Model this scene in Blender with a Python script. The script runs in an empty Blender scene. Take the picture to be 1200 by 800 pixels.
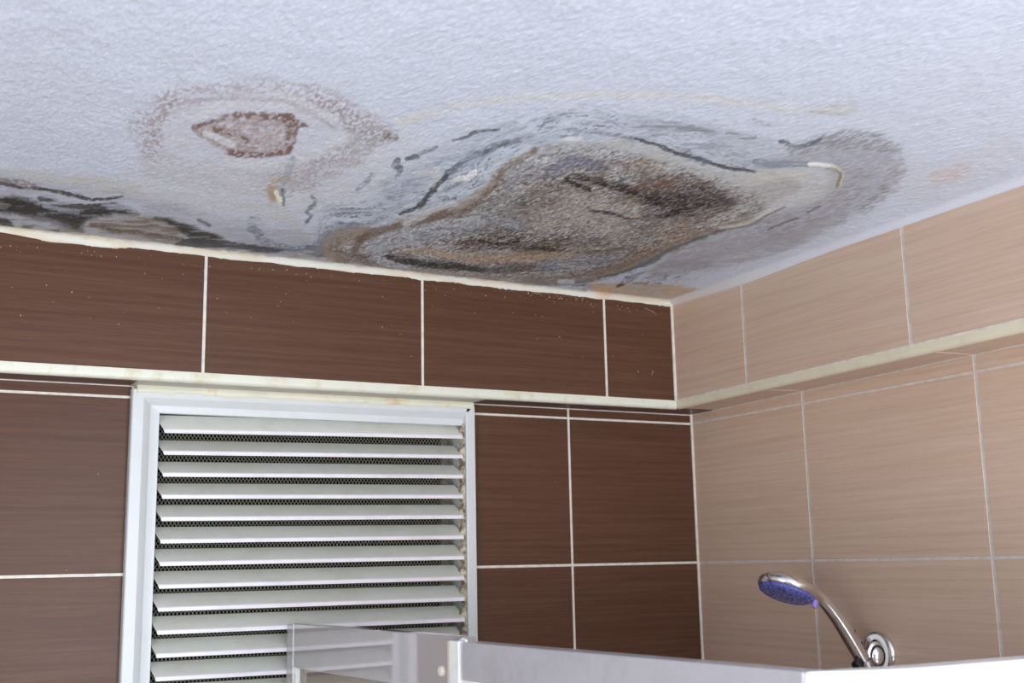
import bpy, bmesh, math
import numpy as np
from mathutils import Vector, Matrix

SC = bpy.context.scene
COL = SC.collection

# ------------------------------------------------------------------ camera
F_PX = 1375.316
CAM = (-1.282381, -1.685255, -0.254982)
ROT = (1.7574073, 0.0192124, -0.4957878)
cd = bpy.data.cameras.new('camera')
cam = bpy.data.objects.new('camera', cd); COL.objects.link(cam)
cd.sensor_width = 36.0; cd.lens = 36.0 * F_PX / 1200.0
cd.clip_start = 0.02; cd.clip_end = 60
cam.location = CAM; cam.rotation_euler = ROT
cd.dof.use_dof = True; cd.dof.focus_distance = 1.5; cd.dof.aperture_fstop = 9.0
SC.camera = cam

# ------------------------------------------------------------------ world, lights, exposure
w = bpy.data.worlds.new('world'); SC.world = w; w.use_nodes = True
bg = w.node_tree.nodes['Background']
bg.inputs[0].default_value = (0.78, 0.87, 1.0, 1); bg.inputs[1].default_value = 1.4

def area(name, loc, target, sx, sy, power, color):
    ld = bpy.data.lights.new(name, 'AREA'); ld.shape = 'RECTANGLE'; ld.size = sx; ld.size_y = sy
    ld.energy = power; ld.color = color
    o = bpy.data.objects.new(name, ld); COL.objects.link(o); o.location = loc
    o.rotation_euler = (Vector(target) - Vector(loc)).to_track_quat('-Z', 'Y').to_euler()
    return o
area('window_light', (-0.50, -2.9, -0.50), (-0.5, -0.4, 0.1), 0.9, 1.1, 31, (0.86, 0.93, 1.0))
area('side_fill_light', (-2.2, -1.75, -0.50), (0, -0.6, -0.45), 0.9, 0.6, 24, (1.0, 0.96, 0.92))  # fill lamp added at the left to brighten the beige wall

area('low_fill_light', (-0.30, -2.35, -1.45), (-0.35, -0.9, 0.18), 0.6, 0.5, 9.5, (0.84, 0.92, 1.0))  # low fill lamp added to brighten the ceiling, mostly its right side

SC.view_settings.view_transform = 'Standard'
SC.view_settings.look = 'None'
SC.view_settings.gamma = 1.0
SC.view_settings.use_curve_mapping = False
SC.view_settings.exposure = 0.0

# ------------------------------------------------------------------ helpers
def lin(c):
    c = np.asarray(c, float) / 255.0
    return np.where(c <= 0.04045, c / 12.92, ((c + 0.055) / 1.055) ** 2.4)

def tag(o, label=None, cat=None, group=None, kind=None):
    if label: o['label'] = label
    if cat: o['category'] = cat
    if group: o['group'] = group
    if kind: o['kind'] = kind
    return o

def empty(name, loc=(0, 0, 0)):
    o = bpy.data.objects.new(name, None); COL.objects.link(o); o.location = loc
    o.empty_display_size = 0.05
    return o

def setp(ob, parent):
    if parent is not None:
        ob.parent = parent
        bpy.context.view_layer.update()
        ob.matrix_parent_inverse = parent.matrix_world.inverted()

class MB:
    """collects faces into one mesh"""
    def __init__(self):
        self.v = []; self.f = []; self.m = []
    def add(self, vs, fs, mi=0):
        b = len(self.v); self.v += [tuple(map(float, p)) for p in vs]
        self.f += [tuple(b + i for i in f) for f in fs]; self.m += [mi] * len(fs)
    def box(self, a, b, mi=0):
        x0, x1 = sorted((a[0], b[0])); y0, y1 = sorted((a[1], b[1])); z0, z1 = sorted((a[2], b[2]))
        self.add([(x0,y0,z0),(x1,y0,z0),(x1,y1,z0),(x0,y1,z0),(x0,y0,z1),(x1,y0,z1),(x1,y1,z1),(x0,y1,z1)],
                 [(0,3,2,1),(4,5,6,7),(0,1,5,4),(1,2,6,5),(2,3,7,6),(3,0,4,7)], mi)
    def hexa(self, q0, q1, mi=0):
        """two quads (same winding) joined"""
        self.add(list(q0) + list(q1), [(3,2,1,0),(4,5,6,7),(0,1,5,4),(1,2,6,5),(2,3,7,6),(3,0,4,7)], mi)
    def tile(self, quad, n, th=0.004, bev=0.0007, mi=0):
        """quad: 4 points of the tile face (counter-clockwise seen from outside), n outward"""
        q = [Vector(p) for p in quad]; n = Vector(n).normalized()
        c = sum(q, Vector()) / 4
        back = [p - n * th for p in q]
        side = [p - n * bev for p in q]
        front = []
        for i, p in enumerate(q):
            e1 = (q[(i + 1) % 4] - p).normalized(); e2 = (q[i - 1] - p).normalized()
            front.append(p + (e1 + e2) * bev)
        vs = back + side + front
        fs = [(8, 9, 10, 11)]
        for i in range(4):
            j = (i + 1) % 4
            fs += [(i, j, 4 + j, 4 + i), (4 + i, 4 + j, 8 + j, 8 + i)]
        self.add(vs, fs, mi)
    def sweep(self, path, prof, closed=False, mi=0, up=(0, 0, 1), caps=True):
        """prof: 2-D points (a, b) : a along side vector, b along up"""
        P = [Vector(p) for p in path]; U = Vector(up); n = len(prof); rings = []
        for i, p in enumerate(P):
            t = (P[min(i + 1, len(P) - 1)] - P[max(i - 1, 0)]).normalized()
            s = t.cross(U).normalized()
            # mitre
            k = 1.0
            if 0 < i < len(P) - 1:
                a = (P[i] - P[i-1]).normalized(); c = max(0.3, a.dot(t)); k = 1 / c
            rings.append([p + s * (q[0] * k) + U * q[1] for q in prof])
        vs = [v for r in rings for v in r]; fs = []
        for i in range(len(P) - 1):
            for j in range(n):
                k2 = (j + 1) % n
                fs.append((i*n + j, i*n + k2, (i+1)*n + k2, (i+1)*n + j))
        if caps:
            fs.append(tuple(range(n - 1, -1, -1))); fs.append(tuple((len(P)-1)*n + j for j in range(n)))
        self.add(vs, fs, mi)
    def tube(self, path, radii, seg=20, mi=0, squash=1.0):
        P = [Vector(p) for p in path]; rings = []
        ref = Vector((0, 1, 0))
        for i, p in enumerate(P):
            t = (P[min(i + 1, len(P) - 1)] - P[max(i - 1, 0)]).normalized()
            s = t.cross(ref).normalized(); u = s.cross(t).normalized()
            r = radii[i] if hasattr(radii, '__len__') else radii
            rings.append([p + s * (r * math.cos(a)) + u * (r * squash * math.sin(a)) for a in [2*math.pi*k/seg for k in range(seg)]])
        vs = [v for r in rings for v in r]; fs = []
        for i in range(len(P) - 1):
            for j in range(seg):
                k2 = (j + 1) % seg
                fs.append((i*seg + j, i*seg + k2, (i+1)*seg + k2, (i+1)*seg + j))
        fs.append(tuple(range(seg - 1, -1, -1))); fs.append(tuple((len(P)-1)*seg + j for j in range(seg)))
        self.add(vs, fs, mi)
    def lathe(self, origin, axis, prof, seg=40, mi=0, sx=1.0, sy=1.0, ref=(0, 0, 1)):
        """prof: (radius, height) along axis"""
        A = Vector(axis).normalized(); R0 = Vector(ref)
        s = (R0 - A * R0.dot(A)).normalized(); u = A.cross(s)
        O = Vector(origin); vs = []; fs = []
        for r, h in prof:
            for k in range(seg):
                a = 2 * math.pi * k / seg
                vs.append(O + A * h + s * (r * sx * math.cos(a)) + u * (r * sy * math.sin(a)))
        for i in range(len(prof) - 1):
            for j in range(seg):
                k2 = (j + 1) % seg
                fs.append((i*seg + j, i*seg + k2, (i+1)*seg + k2, (i+1)*seg + j))
        fs.append(tuple(range(seg - 1, -1, -1))); fs.append(tuple((len(prof)-1)*seg + j for j in range(seg)))
        self.add(vs, fs, mi)
    def build(self, name, mats, parent=None, smooth=False, bevel=None, angle=40):
        me = bpy.data.meshes.new(name); me.from_pydata(self.v, [], self.f); me.update()
        if not isinstance(mats, (list, tuple)): mats = [mats]
        for m in mats: me.materials.append(m)
        me.polygons.foreach_set('material_index', self.m)
        bm = bmesh.new(); bm.from_mesh(me); bmesh.ops.recalc_face_normals(bm, faces=bm.faces); bm.to_mesh(me); bm.free()
        o = bpy.data.objects.new(name, me); COL.objects.link(o)
        if bevel:
            b = o.modifiers.new('bevel', 'BEVEL'); b.width = bevel; b.segments = 3; b.limit_method = 'ANGLE'; b.angle_limit = math.radians(50)
        if smooth:
            me.polygons.foreach_set('use_smooth', [True] * len(me.polygons))
            me.set_sharp_from_angle(angle=math.radians(angle))
        setp(o, parent)
        return o

# ------------------------------------------------------------------ materials
def mat(name):
    m = bpy.data.materials.new(name); m.use_nodes = True
    nt = m.node_tree; b = nt.nodes['Principled BSDF']
    return m, nt, b
def N(nt, t, **kw):
    n = nt.nodes.new(t)
    for k, v in kw.items():
        if k in n.inputs: n.inputs[k].default_value = v
        else: setattr(n, k, v)
    return n
def rgba(c, k=1.0):
    l = lin(c) * k
    return (float(l[0]), float(l[1]), float(l[2]), 1)
def mapping(nt, scale, rot=(0, 0, 0)):
    g = nt.nodes.new('ShaderNodeNewGeometry'); mp = nt.nodes.new('ShaderNodeMapping')
    mp.inputs['Scale'].default_value = scale; mp.inputs['Rotation'].default_value = rot
    nt.links.new(g.outputs['Position'], mp.inputs['Vector'])
    return mp.outputs['Vector']
def noise(nt, vec, scale=1.0, detail=4, rough=0.6):
    n = nt.nodes.new('ShaderNodeTexNoise'); n.inputs['Scale'].default_value = scale
    n.inputs['Detail'].default_value = detail; n.inputs['Roughness'].default_value = rough
    nt.links.new(vec, n.inputs['Vector']); return n.outputs['Fac']
def ramp(nt, fac, stops):
    r = nt.nodes.new('ShaderNodeValToRGB'); e = r.color_ramp.elements
    while len(e) < len(stops): e.new(0.5)
    for el, (p, c) in zip(e, stops): el.position = p; el.color = c
    nt.links.new(fac, r.inputs[0]); return r.outputs[0]
def mixc(nt, fac, a, b, mode='MIX'):
    m = nt.nodes.new('ShaderNodeMix'); m.data_type = 'RGBA'; m.blend_type = mode
    for s, v in ((0, fac), (6, a), (7, b)):
        if isinstance(v, (int, float, tuple)): m.inputs[s].default_value = v
        else: nt.links.new(v, m.inputs[s])
    return m.outputs[2]
def bump(nt, h, strength, dist, b, prev=None):
    n = nt.nodes.new('ShaderNodeBump'); n.inputs['Strength'].default_value = strength; n.inputs['Distance'].default_value = dist
    nt.links.new(h, n.inputs['Height'])
    if prev is not None: nt.links.new(prev, n.inputs['Normal'])
    nt.links.new(n.outputs[0], b.inputs['Normal']); return n.outputs[0]

def tile_material(name, c_lo, c_mid, c_hi, across, rough, specks, spec=0.3):
    """streaky ceramic: fine streaks run along the tile's long side"""
    m, nt, b = mat(name)
    v = mapping(nt, across)
    n1 = noise(nt, v, 1.0, 5, 0.65)
    n2 = noise(nt, mapping(nt, (across[0] * .25, across[1] * .25, across[2] * .22)), 1.0, 3, 0.5)
    a = nt.nodes.new('ShaderNodeMath'); a.operation = 'MULTIPLY_ADD'; a.inputs[1].default_value = 0.55
    nt.links.new(n2, a.inputs[0])
    s = nt.nodes.new('ShaderNodeMath'); s.operation = 'MULTIPLY'; s.inputs[1].default_value = 0.5
    nt.links.new(n1, s.inputs[0]); nt.links.new(s.outputs[0], a.inputs[2])
    col = ramp(nt, a.outputs[0], [(0.36, c_lo), (0.52, c_mid), (0.68, c_hi)])
    if specks:
        vo = nt.nodes.new('ShaderNodeTexVoronoi'); vo.inputs['Scale'].default_value = 26
        nt.links.new(mapping(nt, (1, 1, 1)), vo.inputs['Vector'])
        lt = nt.nodes.new('ShaderNodeMath'); lt.operation = 'LESS_THAN'; lt.inputs[1].default_value = 0.024
        nt.links.new(vo.outputs['Distance'], lt.inputs[0])
        rnd = nt.nodes.new('ShaderNodeSeparateColor'); nt.links.new(vo.outputs['Color'], rnd.inputs[0])
        gt = nt.nodes.new('ShaderNodeMath'); gt.operation = 'GREATER_THAN'; gt.inputs[1].default_value = 0.55
        nt.links.new(rnd.outputs[0], gt.inputs[0])
        mu = nt.nodes.new('ShaderNodeMath'); mu.operation = 'MULTIPLY'
        nt.links.new(lt.outputs[0], mu.inputs[0]); nt.links.new(gt.outputs[0], mu.inputs[1])
        col = mixc(nt, mu.outputs[0], col, rgba((150, 125, 115)))
    nt.links.new(col, b.inputs['Base Color'])
    b.inputs['Roughness'].default_value = rough
    b.inputs['Specular IOR Level'].default_value = spec
    bump(nt, n1, 0.12, 0.0006, b)
    return m

def grout_material(name, c1, c2, rough=0.8):
    m, nt, b = mat(name)
    n1 = noise(nt, mapping(nt, (60, 60, 60)), 1.0, 4, 0.6)
    nt.links.new(ramp(nt, n1, [(0.3, c2), (0.6, c1)]), b.inputs['Base Color'])
    b.inputs['Roughness'].default_value = rough
    bump(nt, n1, 0.2, 0.001, b)
    return m

def plain(name, c, rough=0.4, metal=0.0, spec=0.5, dirt=None, dscale=20, amount=(0.45, 0.75), bmp=0.0):
    m, nt, b = mat(name)
    b.inputs['Base Color'].default_value = rgba(c)
    n1 = noise(nt, mapping(nt, (dscale,) * 3), 1.0, 5, 0.65)
    if dirt is None:
        dirt = tuple(x * 0.93 for x in c)
    nt.links.new(ramp(nt, n1, [(amount[0], rgba(c)), (amount[1], rgba(dirt))]), b.inputs['Base Color'])
    b.inputs['Roughness'].default_value = rough; b.inputs['Metallic'].default_value = metal
    b.inputs['Specular IOR Level'].default_value = spec
    if bmp: bump(nt, n1, bmp, 0.001, b)
    return m

M = {}
M['dark_tile_x'] = tile_material('brown_tile_glaze', rgba((80, 53, 39)), rgba((89, 60, 45)), rgba((98, 69, 54)), (14, 500, 700), 0.34, True, 0.20)
M['beige_tile_y'] = tile_material('beige_tile_glaze', rgba((198, 168, 146)), rgba((206, 179, 158)), rgba((212, 188, 170)), (500, 12, 650), 0.40, False, 0.6)
M['grout'] = grout_material('white_grout', rgba((226, 220, 212)), rgba((205, 196, 186)))
M['grout_beige'] = grout_material('pale_grout', rgba((214, 206, 200)), rgba((196, 186, 178)))
M['trim_white'] = plain('cream_edge_trim', (219, 219, 204), 0.38, dirt=(198, 189, 156), dscale=24, amount=(0.5, 0.78))
M['trim_yellow'] = plain('yellowed_edge_trim', (224, 216, 190), 0.38, dirt=(214, 204, 176), dscale=24)
M['louver_white'] = plain('louver_frame_white', (208, 211, 214), 0.35, dirt=(200, 206, 202), dscale=14)
M['louver_slat'] = plain('louver_slat_grey_white', (234, 236, 228), 0.42, dirt=(222, 222, 208), dscale=16)
M['louver_lip'] = plain('louver_lip_white', (232, 228, 234), 0.3)
M['caulk'] = plain('cream_caulk', (224, 222, 204), 0.5, dirt=(205, 180, 138), dscale=30, amount=(0.55, 0.8), bmp=0.3)
M['caulk_dirty'] = plain('brown_stained_caulk', (196, 190, 168), 0.7, dirt=(110, 88, 62), dscale=110, amount=(0.42, 0.62), bmp=0.5)
M['cavity'] = plain('dark_shaft', (9, 8, 7), 0.95, spec=0.1)  # near-black base colour stands in for the shade inside the shaft
M['wire'] = plain('mesh_wire', (128, 124, 108), 0.5)
M['plaster_patch'] = plain('cream_paint_patch', (196, 192, 180), 0.7, dirt=(180, 168, 150), dscale=25, bmp=0.2)
M['panel_grey'] = plain('grey_laminate', (172, 169, 171), 0.06, spec=1.0, dirt=(169, 166, 168))
M['panel_grey'].node_tree.nodes['Principled BSDF'].inputs['Coat Weight'].default_value = 0.8
M['panel_grey'].node_tree.nodes['Principled BSDF'].inputs['Coat Roughness'].default_value = 0.03
M['rail_shaded'] = plain('shaded_white_rail', (178, 177, 182), 0.22, spec=0.6)  # shade on the side face of the white rail, put into a grey base
M['enamel'] = plain('white_enamel', (236, 240, 240), 0.22)
M['seal'] = plain('white_plastic_seal', (232, 236, 236), 0.3)
M['seal_cream'] = plain('yellowed_plastic', (214, 200, 178), 0.4)
M['cap'] = plain('cream_plastic_cap', (228, 222, 206), 0.35)
def acrylic(name, c, clear):
    m, nt, b = mat(name)
    b.inputs['Base Color'].default_value = rgba(c); b.inputs['Roughness'].default_value = 0.12
    tr = nt.nodes.new('ShaderNodeBsdfTransparent'); tr.inputs[0].default_value = (0.92, 0.90, 0.88, 1)
    mx = nt.nodes.new('ShaderNodeMixShader'); mx.inputs[0].default_value = clear
    nt.links.new(b.outputs[0], mx.inputs[1]); nt.links.new(tr.outputs[0], mx.inputs[2])
    nt.links.new(mx.outputs[0], nt.nodes['Material Output'].inputs['Surface'])
    return m
M['panel_fill'] = acrylic('smoky_acrylic', (170, 158, 150), 0.62)
M['black'] = plain('black_rubber', (24, 22, 24), 0.5)
M['chrome'] = plain('chrome', (226, 222, 222), 0.16, metal=1.0)
M['chrome_dark'] = plain('brushed_dark_chrome', (150, 142, 140), 0.25, metal=1.0)
M['blue'] = plain('blue_violet_plastic', (96, 98, 170), 0.25, dirt=(50, 70, 130), dscale=160, amount=(0.5, 0.6))
M['violet'] = plain('violet_plastic', (140, 126, 206), 0.3)
M['floor'] = plain('pale_floor_tile', (190, 182, 172), 0.4, dscale=4)
M['paint'] = plain('white_wall_paint', (214, 214, 216), 0.8, dscale=5)

# ------------------------------------------------------------------ room dimensions (metres; z = 0 is the underside of the soffit)
S = 0.0163; H = 0.2437; T = 0.01413; DB = 0.0698; DR = 0.0839; W = 1 / 3
XA, YA = 0.2573, 0.2895
GX_UP = [-0.2235, -0.5568, -0.8902, -1.2235, -1.5568, -1.8902, -2.2235]
GY_UP = [-0.2590, -0.5965, -0.9300, -1.2635, -1.5970, -1.9300, -2.2635, -2.597, -2.930]
GX_LO = [-XA - W * i for i in range(7)]
GY_LO = [-YA - W * i for i in range(9)]
XL, YF = -2.3, -3.2
def HZ(x, y): return 0.1778 - 0.00195 * (x + DR) - 0.00395 * (y + DB)
def CZ(x, y): return HZ(x, y) + 0.009
def FX(y): return -DR + 0.0056 * (y + DB)
def ZF(y): return -0.0019 - 0.0099 * (y + DB)      # underside of the right bulkhead's edge
def ZR(y): return -0.0113 * y                        # soffit height at the right wall
G = 0.0019                                            # half a grout joint
FLOOR = -2.25

def cuts(lo, hi, joints, g=G):
    """tile spans between joints inside [lo, hi]"""
    js = sorted([j for j in joints if lo < j < hi])
    e = [lo] + js + [hi]
    out = []
    for a, b in zip(e[:-1], e[1:]):
        aa = a + (g if a != lo else 0); bb = b - (g if b != hi else 0)
        if bb - aa > 0.004: out.append((aa, bb))
    return out

LX0, LX1, LZ0 = -0.9737, -0.4412, -0.66      # louver frame outline

# ------------------------------------------------------------------ wall_back (lower)
mb = MB()
g0 = 0.0006
for a, b in (((XL, g0, FLOOR), (LX0 + 0.02, 0.10, 0.0)), ((LX1 - 0.012, g0, FLOOR), (0.10, 0.10, 0.0)),
             ((LX0 + 0.02, g0, FLOOR), (LX1 - 0.012, 0.10, LZ0 + 0.02)), ((LX0 + 0.02, g0, -0.014), (LX1 - 0.012, 0.10, 0.0))):
    mb.box(a, b, 1)
rows = [(-S + G * .8, -0.0014)] + [(-S - H * (i + 1) + G, -S - H * i - G) for i in range(9)]
for z0, z1 in rows:
    for x0, x1 in cuts(XL, -0.0018, GX_LO):
        spans = [(x0, x1)]
        if z1 > LZ0:
            spans = []
            if x0 < LX0: spans.append((x0, min(x1, LX0 + 0.002)))
            if x1 > LX1: spans.append((max(x0, LX1 - 0.002), x1))
        for a, b in spans:
            if b - a > 0.003:
                mb.tile([(a, 0, z0), (b, 0, z0), (b, 0, z1), (a, 0, z1)], (0, -1, 0), mi=0)
tag(mb.build('wall_back', [M['dark_tile_x'], M['grout']]), 'lower back wall of glossy dark brown tiles with white grout', 'wall', kind='structure')

# ------------------------------------------------------------------ wall_right (lower)
mb = MB()
mb.hexa([(g0, YF, FLOOR), (g0, 0.1, FLOOR), (0.1, 0.1, FLOOR), (0.1, YF, FLOOR)],
        [(g0, YF, ZR(YF)), (g0, 0.1, 0), (0.1, 0.1, 0), (0.1, YF, ZR(YF))], 1)
for k, (z0, z1) in enumerate(rows):
    for y0, y1 in cuts(YF, -0.0018, GY_LO, 0.0026):
        za, zb = (ZR(y0) - 0.0014, ZR(y1) - 0.0014) if k == 0 else (z1, z1)
        mb.tile([(0, y1, z0), (0, y0, z0), (0, y0, za), (0, y1, zb)], (-1, 0, 0), mi=0)
tag(mb.build('wall_right', [M['beige_tile_y'], M['grout_beige']]), 'lower right wall of beige tiles with pale grout', 'wall', kind='structure')

# ------------------------------------------------------------------ bulkheads
mb = MB()
yb = -DB
zt = -0.0019 + T                     # top of the edge trim
mb.box((XL, yb + g0, 0.0012), (0.1, 0.1, 0.24), 1)
for x0, x1 in cuts(XL, -DR - 0.0016, GX_UP, 0.0020):
    mb.tile([(x0, yb, zt + 0.0006), (x1, yb, zt + 0.0006), (x1, yb, HZ(x1, yb) + 0.004), (x0, yb, HZ(x0, yb) + 0.004)], (0, -1, 0), mi=0)
for x0, x1 in cuts(XL, -0.002, GX_LO):
    spans = []
    if x0 < LX0: spans.append((x0, min(x1, LX0)))
    if x1 > LX1: spans.append((max(x0, LX1), x1))
    for a, b in spans:
        mb.tile([(a, yb + 0.006, 0.0), (b, yb + 0.006, 0.0), (b, -0.0016, 0.0), (a, -0.0016, 0.0)][::-1], (0, 0, -1), 0.003, 0.0006, mi=0)
# cream paint and filler over the soffit above the louver
mb.box((LX0, yb + 0.006, -0.0006), (LX1, 0.0, 0.002), 2)
rngf = np.random.RandomState(11)
def fleck(x, y, z, rx, rz, rot=0.0):
    vs = []
    for k in range(7):
        a = 2 * math.pi * k / 7; rr_ = rngf.uniform(0.6, 1.0)
        px_, pz_ = rx * rr_ * math.cos(a), rz * rr_ * math.sin(a)
        vs.append((x + px_ * math.cos(rot) - pz_ * math.sin(rot), y - 0.0003, z + px_ * math.sin(rot) + pz_ * math.cos(rot)))
    vs.append((x, y - 0.0006, z))
    mb.add(vs, [(k, (k + 1) % 7, 7) for k in range(7)], 2)
for k in range(150):
    x_ = rngf.uniform(-1.2, -0.09); d_ = abs(rngf.normal(0, 0.05)) if rngf.rand() < .5 else rngf.uniform(0.003, 0.012)
    if d_ > 0.155: continue
    q_ = rngf.uniform(0.00025, 0.0007); fleck(x_, yb, HZ(x_, yb) - 0.004 - d_, q_, q_ * rngf.uniform(0.8, 2))
for k in range(40):
    x_ = rngf.uniform(-0.38, -0.26); q_ = rngf.uniform(0.0004, 0.0009); fleck(x_, yb, HZ(x_, yb) - rngf.uniform(0.002, 0.008), q_, q_)
for x_, z_, a_, l_ in ((-0.136, 0.168, -0.5, 0.008), (-0.122, 0.163, -0.6, 0.007), (-0.128, 0.166, -0.4, 0.006), (-0.160, 0.058, -1.1, 0.0035), (-0.132, 0.056, -1.2, 0.004), (-0.130, 0.060, -1.0, 0.003)):
    fleck(x_, yb, z_, l_, 0.0004, a_)
tag(mb.build('wall_back_bulkhead', [M['dark_tile_x'], M['grout'], M['plaster_patch']]), 'dark brown tiled bulkhead along the top of the back wall', 'wall', kind='structure')

mb = MB()
mb.hexa([(FX(YF) + g0, YF, ZF(YF) + .0012), (FX(yb) + g0, yb, 0.0005), (0.1, 0.1, 0.0012), (0.1, YF, ZR(YF) + .0012)],
        [(FX(YF) + g0, YF, 0.24), (FX(yb) + g0, yb, 0.24), (0.1, 0.1, 0.24), (0.1, YF, 0.24)], 1)
for y0, y1 in cuts(YF, yb - 0.0016, GY_UP, 0.0025):
    mb.tile([(FX(y1), y1, ZF(y1) + T + .001), (FX(y0), y0, ZF(y0) + T + .001), (FX(y0), y0, HZ(-DR, y0) + .004), (FX(y1), y1, HZ(-DR, y1) + .004)], (-1, 0, 0), mi=0)
for y0, y1 in cuts(YF, yb, GY_LO):
    mb.tile([(-0.0016, y0, ZR(y0)), (-0.0016, y1, ZR(y1)), (FX(y1) + .006, y1, ZF(y1) + .0019), (FX(y0) + .006, y0, ZF(y0) + .0019)][::-1], (0, 0, -1), 0.003, 0.0006, mi=0)
tag(mb.build('wall_right_bulkhead', [M['beige_tile_y'], M['grout_beige']]), 'beige tiled bulkhead along the top of the right wall', 'wall', kind='structure')

# edge trims: rounded tile-edge strips
def trim_prof(t=T, d=0.008, r=0.0055):
    pts = [(d, t), (-0.0003, t)]
    pts += [(-0.0003 + r - r * math.cos(a), r - r * math.sin(a)) for a in [math.pi/2 * k / 6 for k in range(7)]]
    pts += [(d, 0.0)]
    return pts
mb = MB()
P = trim_prof()
mb.sweep([(XL, yb, -0.0019), (-DR + 0.002, yb, -0.0019)], [(-p[0], p[1]) for p in P])
tag(mb.build('trim_1', M['trim_white'], smooth=True), 'cream white edge strip under the brown bulkhead', 'trim', kind='structure')
mb = MB()
ys = [YF, yb - 0.0002]
mb.sweep([(FX(YF), YF, ZF(YF)), (FX(yb), yb - 0.0002, ZF(yb))], [(p[0], p[1]) for p in P], up=(0, 0, 1))
mb.sweep([(FX(YF) - .0004, YF, ZF(YF) + T), (FX(yb) - .0004, yb - 0.0002, ZF(yb) + T)], [(0.0, -0.0008), (0.006, -0.0008), (0.006, 0.0016), (0.0, 0.0016)], mi=1)
tag(mb.build('trim_2', [M['trim_yellow'], M['grout']], smooth=True), 'yellowed rounded edge strip under the beige bulkhead', 'trim', kind='structure')

# corner grout beads
mb = MB()
mb.tube([(-0.0006, -0.0006, FLOOR), (-0.0006, -0.0006, 0)], 0.0026, 10)
mb.tube([(-DR - 0.0002, yb - 0.0002, zt - 0.001), (-DR - 0.0002, yb - 0.0002, 0.19)], 0.0032, 10)
tag(mb.build('trim_3', M['grout'], smooth=True), 'white grout bead down the corner of the brown and beige walls', 'trim', kind='structure')

# ------------------------------------------------------------------ noise tools
def vnoise(x, y, seed=0):
    xi = np.floor(x).astype(np.int64); yi = np.floor(y).astype(np.int64)
    fx = x - xi; fy = y - yi; fx = fx*fx*(3-2*fx); fy = fy*fy*(3-2*fy)
    def h(a, b):
        n = (a * 374761393 + b * 668265263 + seed * 982451653) & 0x7fffffff
        n = ((n ^ (n >> 13)) * 1274126177) & 0x7fffffff
        n = (n ^ (n >> 16)) & 0xffff
        return n / 65535.0
    return (h(xi, yi)*(1-fx) + h(xi+1, yi)*fx)*(1-fy) + (h(xi, yi+1)*(1-fx) + h(xi+1, yi+1)*fx)*fy
def fbm(x, y, seed=0, oct=4, gain=0.5):
    s = 0; a = 1; t = 0
    for i in range(oct):
        s = s + a * vnoise(x * 2**i + 17.3*i, y * 2**i - 9.1*i, seed + i); t += a; a *= gain
    return s / t
def sst(a, b, x):
    t = np.clip((x - a) / (b - a), 0, 1); return t*t*(3-2*t)

# ------------------------------------------------------------------ ceiling with water stains and mould
xs = np.concatenate([np.linspace(XL, -1.40, 30)[:-1], np.linspace(-1.40, -0.02, 1080), np.linspace(-0.02, 0.1, 4)[1:]])
ys_ = np.concatenate([np.linspace(YF, -1.20, 40)[:-1], np.linspace(-1.20, -0.60, 260)[:-1], np.linspace(-0.60, -0.05, 330), np.linspace(-0.05, 0.1, 4)[1:]])
X, Y = np.meshgrid(xs, ys_); nx, ny = len(xs), len(ys_)
X = X.ravel(); Y = Y.ravel(); Z = CZ(X, Y)

def image_px(X, Y, Z):
    """camera projection of ceiling points into image pixels; stain outlines below use these pixels"""
    cx, cy, cz = [math.cos(a) for a in ROT]; sx, sy, sz = [math.sin(a) for a in ROT]
    Rx = np.array([[1,0,0],[0,cx,-sx],[0,sx,cx]]); Ry = np.array([[cy,0,sy],[0,1,0],[-sy,0,cy]]); Rz = np.array([[cz,-sz,0],[sz,cz,0],[0,0,1]])
    Mx = (Rz @ Ry @ Rx)
    d = np.stack([X - CAM[0], Y - CAM[1], Z - CAM[2]], 0)
    v = Mx.T @ d
    zz = np.where(v[2] < -0.05, -v[2], 0.05)
    return 600 + F_PX * v[0] / zz, 400 - F_PX * v[1] / zz
U, V = image_px(X, Y, Z)  # image pixel coordinates of each ceiling vertex, seen from the camera

n_fine = fbm(X * 330, Y * 115, 1, 3, 0.6)             # a few mm grain
n_fin2 = fbm(X * 230, Y * 85, 7, 3, 0.6)
n_med = fbm(X * 70, Y * 45, 2, 4)
n_big = fbm(X * 18, Y * 12, 3, 4)
n_wx = fbm(X * 45, Y * 28, 4, 4) - 0.5
n_wy = fbm(X * 45, Y * 28, 5, 4) - 0.5
n_str = fbm(U / 26.0, V / 2.6, 6, 4)             # streaks along the wall, laid out in image pixels
n_gra = fbm(X * 520, Y * 190, 11, 2)
n_edge = fbm(X * 260, Y * 110, 13, 3, 0.6) - 0.5

base = np.array([0.695, 0.755, 0.885])
ref = lin((200, 204, 222))
def alb(c): return np.clip(lin(c) / ref * base, 0, 0.93)
A = np.ones((len(X), 3)) * base
hgt = np.zeros(len(X))

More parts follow.
